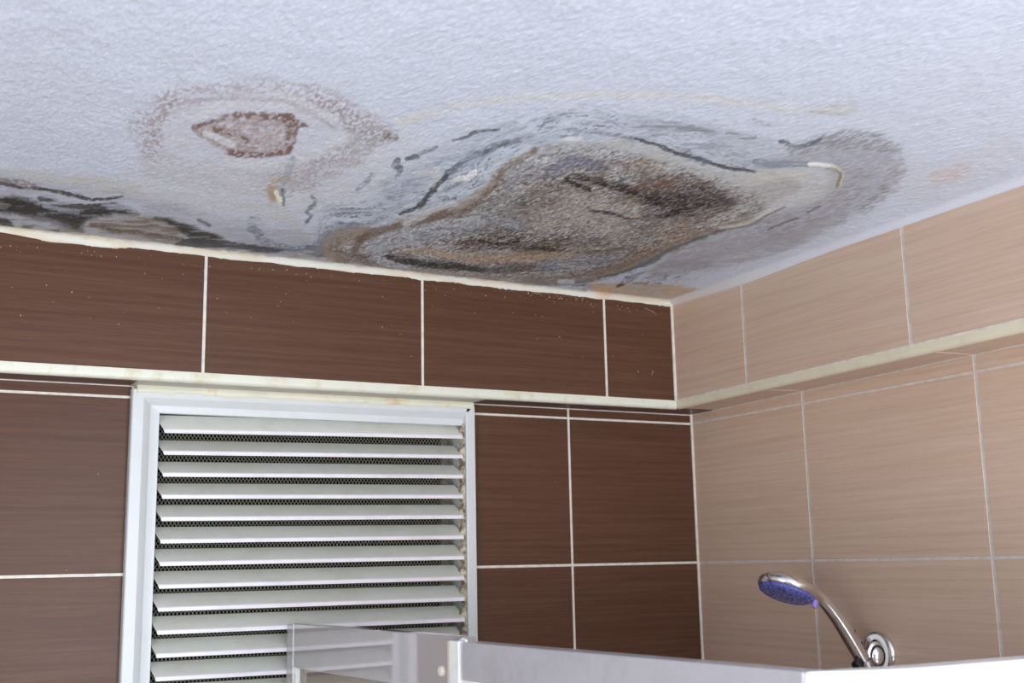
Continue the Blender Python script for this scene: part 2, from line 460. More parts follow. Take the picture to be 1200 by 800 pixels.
def seg_dist(u, v, pts, wd):
    """distance minus local half width"""
    best = np.full(u.shape, 1e9)
    for i in range(len(pts) - 1):
        x0, y0 = pts[i]; x1, y1 = pts[i+1]; dx, dy = x1-x0, y1-y0; L = dx*dx+dy*dy + 1e-9
        t = np.clip(((u-x0)*dx + (v-y0)*dy) / L, 0, 1)
        d = np.hypot(u - x0 - t*dx, v - y0 - t*dy) - (wd[i]*(1-t) + wd[i+1]*t) * 0.5
        best = np.minimum(best, d)
    return best
def inside(u, v, pts):
    c = np.zeros(u.shape, bool); n = len(pts)
    for i in range(n):
        x0, y0 = pts[i]; x1, y1 = pts[(i+1) % n]
        k = ((y0 > v) != (y1 > v)) & (u < (x1-x0)*(v-y0)/((y1-y0) if y1 != y0 else 1e-9) + x0)
        c ^= k
    return c
def mask(pts, wd=None, soft=2.0, warp=0.0, closed=False, pad=30):
    P = np.array(pts, float); lo = P.min(0) - pad - soft; hi = P.max(0) + pad + soft
    idx = np.nonzero((U > lo[0]) & (U < hi[0]) & (V > lo[1]) & (V < hi[1]) & (Y > -1.2))[0]
    u = U[idx] + n_wx[idx] * warp * 3; v = V[idx] + n_wy[idx] * warp
    if closed:
        ring = list(pts) + [pts[0]]
        d = seg_dist(u, v, ring, [0] * len(ring)); d = np.where(inside(u, v, pts), -d, d)
        m = 1 - sst(-soft, soft, d + n_edge[idx] * (1.0 + soft * 0.8))
    else:
        ww = wd if hasattr(wd, '__len__') else [wd] * len(pts)
        m = 1 - sst(0, soft, seg_dist(u, v, pts, ww) + n_edge[idx] * min(3.5, 1.0 + 0.55 * float(np.mean(ww))))
    return idx, m
def smooth_pts(pts, closed=False, k=4):
    P = np.array(pts, float); n = len(P); out = []
    rng = range(n) if closed else range(n - 1)
    for i in rng:
        g = lambda j: P[j % n] if closed else P[min(max(j, 0), n-1)]
        p0, p1, p2, p3 = g(i-1), g(i), g(i+1), g(i+2)
        for s in range(k):
            t = s / k
            out.append(tuple(0.5*((2*p1) + (-p0+p2)*t + (2*p0-5*p1+4*p2-p3)*t*t + (-p0+3*p1-3*p2+p3)*t**3)))
    if not closed: out.append(tuple(P[-1]))
    return out
def paint(pts, color, op=1.0, wd=4, soft=2.0, warp=2.0, grain=0.0, nz=None, lo=0.42, hi=0.58, closed=False, h=0.0):
    sp = smooth_pts(pts, closed, 4)
    if hasattr(wd, '__len__'):
        wd = list(np.interp(np.linspace(0, len(pts)-1, len(sp)), range(len(pts)), wd))
    idx, m = mask(sp, wd, soft, warp, closed)
    if nz is None: nz = n_fine
    g = sst(lo, hi, nz[idx])
    m = m * (1 - grain + grain * g) * op
    if color is not None:
        c = alb(color)
        A[idx] = A[idx] * (1 - m[:, None]) + c * m[:, None]
    if h: hgt[idx] += h * m

# --- the clean paint: faint unevenness
A *= (1 + 0.04 * (n_big - 0.5) + 0.05 * (n_med - 0.5) + 0.09 * (n_gra - 0.5))[:, None]

# --- faint yellow tide lines
paint([(470,142),(520,128),(580,118),(640,113),(720,111),(800,112),(870,120),(930,128),(1000,130)], (206,204,206), 0.75, 4, 6, 4, 0.4, n_med)
paint([(90,214),(150,222),(220,232),(290,240),(330,252),(350,275)], (192,190,192), 0.6, 8, 8, 5, 0.4, n_med)
paint([(0,206),(60,210),(110,214),(160,224)], (188,186,186), 0.7, 8, 8, 5, 0.4, n_med)
paint([(160,216),(260,228),(360,232),(440,200),(480,170)], (202,200,206), 0.4, 26, 16, 6, 0.3, n_med)

# --- upper left brown ring
ring_out = [(172,150),(190,122),(230,107),(300,103),(360,108),(410,122),(455,148),(440,172),(415,200),(380,224),(330,222),(270,215),(200,195),(175,178)]
paint(ring_out, (194,190,202), 0.6, closed=True, soft=12, warp=8, grain=0.5, nz=n_med)
paint([(176,175),(172,150),(190,126),(228,110),(290,106),(345,110),(380,122),(412,140),(455,156)], (164,150,156), 0.62, [14,30,24,14,14,18,28,24,6], 13, 8, 1.0, n_gra, 0.40, 0.66)
paint([(196,118),(182,140),(178,165),(182,182)], (150,132,136), 0.5, 12, 10, 6, 1.0, n_gra, 0.42, 0.62)
paint([(365,118),(395,130),(425,150),(438,160)], (146,130,134), 0.6, [8,14,12,6], 10, 6, 1.0, n_gra, 0.40, 0.60)
paint([(455,160),(425,172),(395,186),(360,202),(330,212)], (158,148,148), 0.7, [4,16,26,30,24], 13, 8, 1.0, n_gra, 0.36, 0.62)
paint([(452,158),(462,161)], (110,86,82), 0.8, 5, 4, 3, 0.6, n_fine)
paint([(180,192),(240,206),(300,212),(340,206)], (188,182,188), 0.6, 20, 12, 6, 0.8, n_fine, .35, .65)
paint([(232,150),(250,124),(300,116),(345,120),(385,140),(400,158)], (205,204,216), 0.6, 9, 6, 4, 0.2)
paint([(400,162),(370,178),(340,190),(310,194),(270,190)], (205,204,214), 0.6, 8, 6, 4, 0.2)
paint([(215,118),(260,116),(330,118),(360,130),(392,150)], (150,140,150), 0.5, 1.5, 3, 3, 0.5)
core = [(226,148),(250,140),(285,131),(318,132),(340,134),(358,147),(346,154),(344,168),(330,178),(300,183),(272,181),(248,168)]
paint(core, (178,164,168), 0.8, closed=True, soft=5, warp=5, grain=0.8, nz=n_fin2, lo=.3, hi=.5)
paint(core, (134,114,114), 0.5, closed=True, soft=4, warp=5, grain=1.0, nz=n_fine, lo=0.42, hi=0.62)
paint([(226,149),(245,143),(262,139)], (112,84,80), 0.9, [3,3,2], 2, 2, 0.4)
paint([(226,149),(240,160),(262,166)], (140,122,126), 0.8, 3, 3, 2, 0.5)
paint([(262,138),(285,134),(310,136),(335,138),(358,148)], (116,88,82), 0.85, [2,5,7,9,5], 3, 4, 0.8, n_fine, .4,.52)
paint([(338,138),(342,150),(340,162),(338,174)], (118,90,84), 0.8, [9,14,10,6], 3, 4, 0.8, n_fine, .4,.54)
paint([(268,178),(290,182),(315,181),(338,176)], (112,80,72), 0.9, [4,5,4,6], 3, 3, 0.7, n_fine, .38,.52)
paint([(256,152),(272,156),(286,164)], (112,82,70), 0.8, 5, 3, 4, 0.8, n_fine, .4,.55)
paint([(243,156),(258,163),(272,170)], (212,212,222), 0.8, 5, 3, 3, 0.3)

# --- crack with a flaked chip below the ring
paint([(343,184),(338,195),(335,206),(331,216),(330,228)], (150,158,172), 0.8, [2,7,5,4,3], 3, 3, 0.6)
paint([(322,212),(332,210),(340,214)], (176,156,136), 0.8, 3, 3, 3, 0.6)
paint([(318,222),(322,226),(322,230)], (172,146,118), 0.85, 6, 6, 2, 0.3)
paint([(324,224),(327,232),(331,238)], (232,226,208), 1.0, 3.6, 1.5, 1, 0.0, h=0.0010)
paint([(331,222),(333,232),(333,240)], (104,110,118), 0.9, 1.8, 1.5, 1, 0.2, h=-0.0008)
paint([(366,230),(370,236),(361,246),(364,254),(358,261)], (104,112,128), 0.85, [3,4,3,3,2], 1.6, 3, 0.5)

# --- black mould band along the brown wall, left
paint([(-90,222),(0,236),(60,246),(130,252),(200,262),(260,276),(330,286),(400,296)], (168,170,184), 0.75, [56,56,50,44,40,34,26,16], 12, 6, 0.4, n_str)
paint([(-90,258),(0,270),(60,276),(120,281),(200,288),(300,300),(390,306)], (172,160,160), 0.9, [14,14,14,12,8,6,6], 5, 4, 0.7, n_str, .35, .6)
paint([(-70,203),(0,214),(22,219),(50,222),(80,228),(110,233),(142,231)], (70,68,72), 0.95, [3,3,2.5,2.5,3,2.5,1], 1.6, 3, 0.5, n_fine, .3,.5)
paint([(0,211),(18,212),(40,218)], (120,104,104), 0.7, 5, 3, 4, 0.9, n_fine)
paint([(44,231),(70,238),(100,243),(132,241),(148,246)], (66,68,66), 0.9, [2,5,6,4,1.5], 2.5, 4, 0.7, n_str, .38,.55)
band = [(-90,214),(0,229),(30,233),(55,240),(90,246),(120,243),(148,248),(160,252),(128,253),(106,258),(100,268),(90,272),(70,262),(48,257),(30,252),(0,249),(-90,236)]
paint(band, (62,63,61), 1.0, closed=True, soft=4, warp=6, grain=0.30, nz=n_str, lo=.26, hi=.42)
paint(band, (50,50,48), 0.8, closed=True, soft=3, warp=6, grain=1.0, nz=n_fine, lo=.42, hi=.6)
paint([(0,254),(40,258),(70,266),(100,274)], (128,124,128), 0.8, [10,10,8,5], 4, 4, 0.7, n_str)
paint([(-60,232),(-20,238),(12,241)], (176,170,168), 0.7, [3,3,1], 2, 2, 0.6, n_str)
paint([(-60,250),(-5,258),(14,264)], (48,44,40), 0.9, [10,8,2], 4, 3, 0.5, n_str, .3, .5)
paint([(28,265),(55,270),(68,271)], (86,82,78), 0.8, 5, 3, 4, 0.7, n_str)
paint([(52,242),(72,246),(90,249)], (170,178,194), 0.7, 3, 2, 3, 0.5, n_str)
lens = [(98,264),(120,256),(150,253),(185,255),(215,262),(222,274),(205,283),(160,281),(125,273)]
paint(lens, (150,140,134), 0.95, closed=True, soft=5, warp=5, grain=0.3, nz=n_str)
paint(lens, (120,106,100), 0.7, closed=True, soft=5, warp=5, grain=1.0, nz=n_str, lo=.48, hi=.62)
paint([(108,262),(125,267),(150,272),(185,276),(212,280)], (98,78,70), 0.85, [1,2,2,1.5,1], 3, 3, 0.5, n_fine)
paint([(98,268),(125,277),(165,284),(205,287)], (140,142,152), 0.7, 4, 4, 3, 0.5, n_str)
blk = [(178,255),(200,257),(222,264),(245,272),(262,279),(264,284),(240,286),(222,282),(216,272),(200,264)]
paint(blk, (64,66,60), 1.0, closed=True, soft=3, warp=5, grain=0.4, nz=n_str, lo=.3, hi=.5)
paint([(212,284),(240,286),(270,288),(300,291),(340,293),(370,296),(405,303)], (66,68,74), 0.95, [8,8,7,5,3,5,3], 3, 4, 0.7, n_str, .36,.55)
paint([(232,258),(240,261),(246,265)], (90,96,108), 0.8, [2,3,1], 2, 2, 0.3)
paint([(262,283),(285,290),(310,295),(350,298)], (84,86,92), 0.8, 2.5, 2, 3, 0.6, n_str)
paint([(292,265),(302,272),(310,282),(330,288),(360,290)], (120,130,146), 0.85, [5,6,5,3,1.5], 4, 4, 0.7, n_fine)
paint([(294,254),(304,257)], (124,130,142), 0.7, 2, 2, 2, 0.6)
paint([(360,290),(378,293),(395,299)], (74,76,82), 0.95, [2,6,3], 3, 3, 0.4, n_str)

# --- main mould patch: wide grey halo of damp plaster
halo = [(392,270),(440,236),(482,190),(540,156),(620,146),(700,140),(800,140),(880,152),(950,160),(1010,158),(1052,168),(1062,196),(1036,238),(970,272),(890,298),(820,316),(770,330),(700,338),(560,334),(440,322),(384,308)]
paint(halo, (190,195,210), 0.55, closed=True, soft=16, warp=10, grain=0.4, nz=n_med)

# signed distance to the patch outline gives streaks that follow its edge
BODY = [(386,284),(396,272),(434,270),(485,254),(539,240),(569,218),(586,194),(627,176),(665,168),(720,172),(790,190),(840,206),(880,222),(900,238),(880,254),(850,266),(804,283),(770,298),(742,312),(700,324),(640,330),(560,328),(500,322),(440,314),(398,304),(386,296)]
SB = smooth_pts(BODY, True, 4)
zone = np.nonzero((U > 330) & (U < 1080) & (V > 120) & (V < 350) & (Y > -1.2))[0]
uz = U[zone] + n_wx[zone] * 14; vz = V[zone] + n_wy[zone] * 8
dz = seg_dist(uz, vz, SB + [SB[0]], [0] * (len(SB) + 1)); dz = np.where(inside(uz, vz, SB), -dz, dz)
ang = np.arctan2((vz - 250) * 2.4, uz - 650)
fl = fbm(dz / 3.2 + 40, ang * 9, 71, 4, 0.55)
fl2 = fbm(dz / 1.7 + 90, ang * 16, 73, 3, 0.55)
n_flow = np.full(len(X), 0.5); n_flow[zone] = fl
side = sst(330, 420, U[zone]) * (1 - sst(960, 1060, U[zone]))
v1 = sst(2, 8, dz) * (1 - sst(22, 62, dz)) * sst(.46, .62, fl) * (0.35 + 0.65 * sst(.4, .6, n_med[zone])) * side
f = (v1 * 0.75)[:, None]; A[zone] = A[zone] * (1 - f) + alb((140,148,166)) * f
v2 = sst(3, 8, dz) * (1 - sst(26, 52, dz)) * sst(.56, .66, fl2) * sst(.40, .56, n_fine[zone]) * side
f = (v2 * 0.8)[:, None]; A[zone] = A[zone] * (1 - f) + alb((92,98,110)) * f
paint([(440,262),(470,235),(500,205),(540,180),(590,163),(650,156)], (176,183,200), 0.5, [30,30,30,26,20,10], 12, 8, 0.7, n_med)
paint([(740,150),(800,158),(860,172),(920,182)], (180,184,198), 0.7, [20,30,30,16], 12, 8, 0.7, n_str)

# --- right lobe
lobe = [(884,200),(940,172),(985,162),(1030,166),(1051,186),(1048,210),(1024,238),(980,262),(930,280),(880,294),(820,306),(780,314),(760,318),(790,296),(850,270),(910,246),(960,226),(978,206),(960,194),(920,196)]
paint(lobe, (162,160,172), 0.92, closed=True, soft=7, warp=5, grain=0.35, nz=n_fine, lo=.3, hi=.6)
paint([(930,176),(985,163),(1032,168),(1050,188),(1045,214),(1015,244)], (132,128,138), 0.7, [10,14,12,12,10,8], 7, 5, 0.9, n_fine, .4, .6)
paint([(1010,210),(985,232),(950,252),(900,268)], (144,140,150), 0.6, 18, 8, 5, 0.8, n_fine, .42, .6)
paint([(985,254),(920,284),(850,302),(770,318)], (152,150,158), 0.7, [10,12,12,8], 8, 4, 0.5, n_str)
cream = [(860,206),(920,198),(965,202),(982,214),(960,232),(900,252),(850,262),(820,240)]
paint(cream, (188,186,188), 0.95, closed=True, soft=9, warp=6, grain=0.2, nz=n_med)
paint([(876,208),(905,207),(945,205)], (200,194,184), 0.6, [5,8,5], 6, 4, 0.7, n_fine)
paint([(980,200),(988,212),(975,224)], (150,146,150), 0.4, 14, 8, 3, 0.5)

# --- the patch itself
body = [(386,284),(396,272),(434,270),(485,254),(539,240),(569,218),(586,194),(627,176),(665,168),(720,172),(790,190),(840,206),(880,222),(900,238),(880,254),(850,266),(804,283),(770,298),(742,312),(700,324),(640,330),(560,328),(500,322),(440,314),(398,304),(386,296)]
paint(body, (170,167,172), 0.96, closed=True, soft=5, warp=6, grain=0.15, nz=n_med)
paint(body, (136,126,122), 0.65, closed=True, soft=6, warp=6, grain=1.0, nz=n_fin2, lo=.42, hi=.60)
inner = [(590,215),(640,186),(720,186),(800,206),(860,226),(850,250),(790,280),(730,304),(640,306),(560,292),(540,262),(570,238)]
paint(inner, (132,120,112), 0.7, closed=True, soft=14, warp=9, grain=1.0, nz=n_med, lo=.40, hi=.58)
paint(inner, (92,80,74), 0.7, closed=True, soft=12, warp=8, grain=1.0, nz=n_fine, lo=.50, hi=.62)
# fine streaks inside the rim and coarse granular contrast over the whole patch
inr = sst(0, 5, -dz) * (1 - sst(16, 34, -dz))
f = (inr * sst(.54, .68, fl) * 0.55)[:, None]; A[zone] = A[zone] * (1 - f) + alb((92,80,74)) * f
f = (inr * (1 - sst(.34, .46, fl)) * 0.45)[:, None]; A[zone] = A[zone] * (1 - f) + alb((188,184,186)) * f
core_m = sst(-2, 8, -dz)
gr = np.clip((n_gra[zone] - 0.5) * 2.6, -1, 1); g2 = np.clip((n_fine[zone] - 0.5) * 2.6, -1, 1)
A[zone] *= (1 + core_m * (0.20 * gr + 0.16 * g2 + 0.08))[:, None]
f = (core_m * sst(.56, .72, fbm(X[zone] * 120, Y[zone] * 60, 81, 4, 0.6)) * sst(.44, .6, n_fine[zone]) * 0.38)[:, None]
A[zone] = A[zone] * (1 - f) + alb((66,58,56)) * f
f = (core_m * sst(.56, .70, fbm(X[zone] * 100, Y[zone] * 50, 83, 4, 0.6)) * sst(.40, .6, n_gra[zone]) * 0.40)[:, None]
A[zone] = A[zone] * (1 - f) + alb((196,188,182)) * f
A[:] = np.clip(A, 0.01, 0.95)
# upper pale arc
paint([(600,206),(640,184),(690,174),(740,182),(790,196)], (182,184,192), 0.75, [8,12,14,12,8], 8, 3, 0.5, n_fine)
paint([(720,168),(780,182),(840,200),(880,214)], (182,179,180), 0.8, [6,10,12,10], 7, 5, 0.4, n_fine)
# brown rim (outer) from the left tip up and over
paint([(400,303),(388,294),(390,282),(405,275),(430,272)], (150,134,122), 0.95, [10,16,20,16,10], 4, 2, 0.3, n_gra)
paint([(434,313),(420,300),(418,288),(434,274),(470,265),(505,253),(545,240),(572,222),(588,200),(606,188),(628,177)], (118,98,86), 0.95, [2,4,6,7,8,10,11,8,5,4,3], 4, 1.5, 0.35, n_gra, .3,.6)
paint([(498,256),(545,242),(574,222),(586,206)], (112,88,72), 0.5, [3,6,6,4], 4, 4, 0.8, n_fine, .42,.58)
paint([(566,224),(590,206)], (150,120,92), 0.5, 6, 6, 4, 1.0, n_fine)
paint([(398,304),(440,313),(500,321),(560,327),(640,329),(700,322),(745,308),(782,292),(830,274),(880,256)], (134,118,108), 0.9, [5,6,6,6,7,8,8,7,6,4], 5, 2, 0.5, n_str, .3,.55)
paint([(700,318),(740,302),(780,286),(830,264)], (130,104,84), 0.7, [4,6,8,6], 6, 2, 0.7, n_fine)
# inner pale blue-grey loop at lower left
paint([(560,262),(520,268),(480,276),(450,284),(440,295),(452,306),(480,312)], (178,180,192), 0.92, [8,12,14,14,10,5,3], 6, 2, 0.35, n_str)
paint([(490,278),(530,272),(560,268),(600,276)], (130,134,148), 0.7, [6,8,8,6], 6, 5, 0.9, n_str, .4,.58)
paint([(500,290),(530,288),(560,284)], (110,110,112), 0.7, 5, 4, 5, 0.9, n_str, .42,.6)
# orange-tan streak
paint([(478,294),(505,294),(530,300),(560,304),(620,302),(670,300)], (182,154,128), 0.85, [2,4,4,5,4,2], 4, 4, 0.7, n_fine, .36,.56)
# black line beneath it
paint([(452,300),(470,304),(500,309),(530,312),(565,316)], (52,50,50), 0.98, [2,5,7,7,3], 3, 2, 0.35, n_str, .3,.5)
paint([(560,314),(600,314),(640,314)], (96,90,88), 0.8, [5,8,6], 5, 4, 0.9, n_str)
paint([(640,312),(690,308),(720,300)], (140,142,154), 0.8, [10,12,8], 6, 4, 0.5, n_str)
# brown-black mottling, lower middle
paint([(545,285),(580,276),(620,280),(660,284)], (88,72,60), 0.9, [12,22,20,12], 7, 7, 1.0, n_fine, .42,.56)
paint([(555,290),(590,284),(640,286)], (58,50,46), 0.85, [8,12,8], 5, 6, 1.0, n_fine, .50,.62)
paint([(600,292),(650,290),(700,292),(730,290)], (112,88,70), 0.7, 8, 5, 5, 0.9, n_str)
paint([(540,298),(600,298),(660,299)], (176,150,124), 0.5, 4, 4, 4, 0.9, n_fine)
# tan centre
paint([(630,262),(665,245),(700,250),(720,262)], (178,169,163), 0.75, [16,26,28,18], 14, 8, 0.75, n_fin2, .35,.58)
paint([(600,258),(570,252),(600,235)], (150,150,156), 0.7, [20,16,20], 12, 8, 0.8, n_fin2, .4,.6)
paint([(735,246),(760,232),(745,222)], (174,152,124), 0.65, [8,12,6], 8, 6, 1.0, n_fine, .42,.58)
paint([(735,196),(755,192),(775,196)], (150,122,98), 0.75, [6,8,4], 5, 5, 0.9, n_fine)
# blue-violet arc, upper middle
paint([(640,208),(655,196),(680,188),(702,196)], (116,116,136), 0.9, [6,10,10,6], 6, 3, 0.7, n_fine, .32,.56)
paint([(598,214),(620,200),(640,202)], (134,134,146), 0.7, [10,12,10], 7, 6, 0.9, n_fine, .42,.6)
paint([(606,240),(612,236)], (80,80,86), 0.7, 8, 4, 3, 0.9, n_fine)
# dark ridge sweeping right
paint([(662,214),(672,206),(690,210),(720,218),(760,226),(800,234)], (58,48,48), 0.95, [2,4,5,6,8,7], 4, 3, 0.5, n_fine, .34,.5)
paint([(664,210),(676,218),(690,222)], (72,60,56), 0.85, [3,4,2], 3, 3, 0.5)
paint([(636,208),(650,222),(640,238)], (104,90,90), 0.75, [6,12,10], 6, 6, 0.9, n_fine, .42,.58)
drk = [(742,224),(775,212),(815,212),(850,222),(868,236),(846,246),(812,256),(780,258),(752,246)]
paint(drk, (74,64,62), 0.95, closed=True, soft=10, warp=6, grain=0.7, nz=n_fine, lo=.34, hi=.54)
paint([(762,236),(790,240),(806,248),(790,250)], (44,36,36), 0.92, [5,8,7,3], 4, 6, 0.7, n_str, .36,.54)
paint([(800,232),(830,232),(852,236)], (70,62,64), 0.9, [12,14,8], 8, 6, 0.5, n_fine, .3,.52)
paint([(742,226),(770,216),(800,220)], (110,84,76), 0.8, [8,12,10], 6, 6, 0.8, n_fine)
paint([(752,262),(780,262),(812,262)], (112,104,108), 0.7, 14, 8, 6, 0.9, n_fine)
paint([(772,270),(790,272),(800,262)], (150,120,92), 0.7, 8, 6, 6, 0.9, n_fine)
paint([(868,232),(900,226),(930,218)], (160,154,158), 0.7, [16,16,8], 10, 5, 0.5, n_fine)
# pale peel behind the rim
paint([(530,243),(556,232),(575,214),(590,196),(620,180)], (204,202,204), 0.55, 4, 5, 5, 0.5, n_fine)
paint([(474,263),(505,247),(536,238)], (206,206,212), 0.8, 4, 3, 3, 0.2)

# black fissures in the darkest part
for fp in ([(764,238),(782,243),(800,241)], [(784,250),(802,248),(818,240),(832,241)], [(742,226),(760,232),(778,233)], [(790,228),(806,233),(824,233)], [(664,209),(674,216),(690,223)], [(700,214),(724,222),(748,226)], [(770,254),(790,252)], [(600,292),(624,290),(650,293)], [(560,282),(584,286),(606,284)], [(690,246),(716,250),(736,256)]):
    paint(fp, (46,38,38), 0.9, [1, 2.4, 2.4, 1][:len(fp)], 2.0, 3, 0.5, n_fine, .3, .5)
paint([(470,304),(500,310),(530,313),(562,316)], (40,38,38), 0.8, [2,4,5,2], 2, 2, 0.5, n_gra)
paint([(540,262),(575,258),(600,262)], (168,172,186), 0.5, 6, 6, 3, 0.7, n_str)
# fine granular contrast over everything inside the patch
A[zone] *= (1 + core_m * (0.40 * gr + 0.26 * g2 - 0.05))[:, None]
A[:] = np.clip(A, 0.01, 0.95)
paint([(470,252),(484,246),(495,238),(506,224),(519,210),(530,199),(545,190)], (74,78,84), 0.98, [1,3,4,5,5,4,2], 1.8, 3, 0.45, n_fine, .28,.46, h=-0.0008)
paint([(526,202),(552,186),(583,171),(605,163),(625,157)], (128,138,156), 0.85, [6,9,6,3,1.5], 3, 4, 0.6, n_fine)
paint([(560,182),(585,171),(608,163)], (96,102,112), 0.9, [1.5,3,1.5], 1.5, 2, 0.4)
paint([(532,165),(548,160),(556,155),(585,152)], (92,98,108), 0.95, [2,2.5,3,2], 1.4, 2, 0.3, h=-0.0005)
paint([(482,184),(500,177),(512,172)], (112,118,130), 0.85, [3,4,2], 2, 3, 0.6)
paint([(466,188),(462,193),(470,197),(467,203)], (96,104,116), 0.9, [5,5,6,3], 2, 3, 0.5, n_fine)
paint([(476,186),(488,183)], (86,92,100), 0.9, 3, 1.6, 2, 0.2)
paint([(467,204),(455,212),(446,216)], (150,158,172), 0.8, 4, 3, 3, 0.7)
paint([(420,222),(428,214),(436,205)], (130,138,152), 0.8, 4, 2, 3, 0.8, n_fine)
paint([(500,198),(515,189),(535,184)], (140,150,166), 0.7, 4, 3, 4, 0.7)
paint([(478,218),(500,206)], (150,158,174), 0.7, 8, 6, 4, 0.7)
paint([(460,230),(470,228)], (128,136,152), 0.7, 6, 4, 4, 0.8)
paint([(372,296),(378,280),(392,270),(415,262)], (132,140,154), 0.8, [4,6,5,3], 4, 4, 0.7, n_fine)
paint([(494,204),(512,200),(508,216)], (206,204,204), 0.6, 5, 3, 4, 0.3, h=0.0005)
paint([(545,210),(556,202)], (232,232,236), 0.9, 5, 2, 2, 0.1, h=0.0008)
paint([(532,210),(545,208)], (228,230,236), 0.8, 4, 2, 2, 0.1, h=0.0006)
# upper right of the patch
paint([(686,155),(718,158),(745,163)], (128,132,142), 0.85, [1.5,2.5,3], 1.8, 3, 0.5)
paint([(745,163),(765,169),(783,176),(808,184),(830,190),(852,198),(885,202)], (80,84,94), 0.97, [1.5,2.5,3,2.5,3,2.5,1], 1.6, 2.5, 0.3, n_fine, .28,.42, h=-0.0008)
paint([(806,182),(826,190)], (96,102,114), 0.8, 6, 3, 3, 0.7)
paint([(742,144),(783,147),(805,150),(838,156)], (134,140,152), 0.85, [3,7,8,3], 4, 4, 0.85, n_str, .4,.56)
paint([(855,158),(885,162)], (136,140,150), 0.8, [5,3], 3, 3, 0.8, n_str)
paint([(800,171),(850,175),(870,180)], (150,156,170), 0.7, 5, 4, 4, 0.8, n_str)
paint([(884,190),(905,193),(925,191),(948,192)], (132,140,158), 0.9, [5,7,6,3], 3, 3, 0.6, n_str)
paint([(912,165),(922,167),(932,171),(948,170),(962,163)], (100,106,118), 0.92, [2.5,3,3.5,3,1.5], 1.6, 3, 0.5, n_fine)
paint([(880,141),(905,146)], (150,152,162), 0.7, 3, 3, 3, 0.8)
paint([(950,131),(985,133),(1003,129)], (176,172,172), 0.7, [2,3,2], 2, 2, 0.4)
paint([(975,124),(1003,122)], (186,182,180), 0.5, 3, 3, 2, 0.4)
# long curved lower crack
paint([(700,326),(725,321),(742,315),(760,307),(771,301),(785,293),(804,285),(828,276),(850,269)], (92,96,100), 0.95, [1.2,1.6,2.4,3,3.6,3,2.8,2.2,1.4], 1.5, 1.5, 0.2, h=-0.001)
paint([(744,314),(762,307),(772,303)], (110,116,124), 0.7, [2,5,2], 2, 2, 0.3)
paint([(848,269),(870,266),(886,261),(900,252),(919,243)], (120,116,108), 0.9, [1.6,1.4,1.6,1.4,0.8], 1.2, 1.5, 0.2, h=-0.0006)
paint([(846,267),(868,263),(884,257),(902,247)], (206,202,192), 0.7, 1.5, 2.5, 2, 0.4, h=0.0005)
paint([(900,269),(915,263),(935,256)], (112,112,110), 0.95, [0.8,1.6,1.6], 1.0, 1, 0.1, h=-0.0005)
paint([(946,249),(960,242)], (112,110,106), 0.95, [1.6,0.8], 1.0, 1, 0.1, h=-0.0005)
# lifted flake at the right lobe
paint([(948,192),(962,193),(976,195)], (240,238,228), 1.0, [3.4,4,3], 1.2, 1, 0.0, h=0.0012)
paint([(976,195),(984,199),(987,208),(983,217)], (196,184,158), 0.9, [2.4,2.4,2.4,2], 1.4, 1, 0.1, h=0.0008)
paint([(985,202),(984,210),(980,219)], (120,112,102), 0.7, 1.5, 1.4, 1, 0.1, h=-0.0006)  # dark line paints the flake's shadow into the colour
paint([(664,162),(682,163)], (226,228,236), 0.8, 4, 2, 2, 0.2, h=0.0005)
# lower fringe between patch and corner
paint([(620,331),(660,332),(690,329)], (118,116,118), 0.8, [2,2.5,1.5], 2, 2, 0.5)
paint([(655,330),(672,330)], (212,214,222), 0.8, 3, 2, 1, 0.2)

# --- corner rust stain
rust = [(694,334),(720,332),(760,332),(800,336),(820,340),(812,349),(790,352),(740,350),(700,344)]
paint(rust, (192,172,156), 0.95, closed=True, soft=4, warp=4, grain=0.2, nz=n_med)
paint([(698,337),(712,341),(716,348)], (204,164,124), 0.8, [6,8,4], 6, 3, 0.5, n_fine)
paint([(780,340),(806,344),(818,342)], (198,166,140), 0.7, [7,8,3], 6, 3, 0.6, n_fine)
paint([(724,335),(731,333)], (84,84,86), 0.95, [3,2.5], 1.2, 1, 0.2)
paint([(742,332),(760,331)], (120,118,118), 0.8, 1.2, 1, 1, 0.3)
# --- rust smear to the right
paint([(1098,209),(1115,205),(1132,196)], (200,178,170), 0.75, [8,9,3], 10, 4, 0.6, n_fine)
paint([(1060,205),(1110,215),(1180,180)], (198,192,204), 0.35, 30, 18, 4, 0.4, n_med)

# --- general scale of specks inside the mould, tiny flakes of white
spk = (n_gra > 0.70)
idx, mm = mask(smooth_pts(body, True, 3), None, 6, 4, True)
f = mm * spk[idx] * 0.30
A[idx] = A[idx] * (1 - f[:, None]) + alb((200,198,196)) * f[:, None]
spd = (n_gra < 0.30); f = mm * spd[idx] * 0.3
A[idx] = A[idx] * (1 - f[:, None]) + alb((70,62,58)) * f[:, None]
idx, mm2 = mask(smooth_pts(halo, True, 3), None, 12, 4, True)
f = mm2 * sst(.62, .74, n_fin2[idx]) * 0.30
A[idx] = A[idx] * (1 - f[:, None]) + alb((150,152,164)) * f[:, None]

# real relief: stippled plaster, swelling of the damp patch, raised and sunken crack edges
grain = (fbm(X * 230, Y * 120, 21, 2) - 0.5) * 0.0009 + (fbm(X * 30, Y * 30, 23, 2) - 0.5) * 0.0010
fine_zone = (X > -1.40) & (X < -0.02) & (Y > -1.20) & (Y < -0.05)
Zc = Z - np.where(fine_zone, grain + hgt, 0.0)

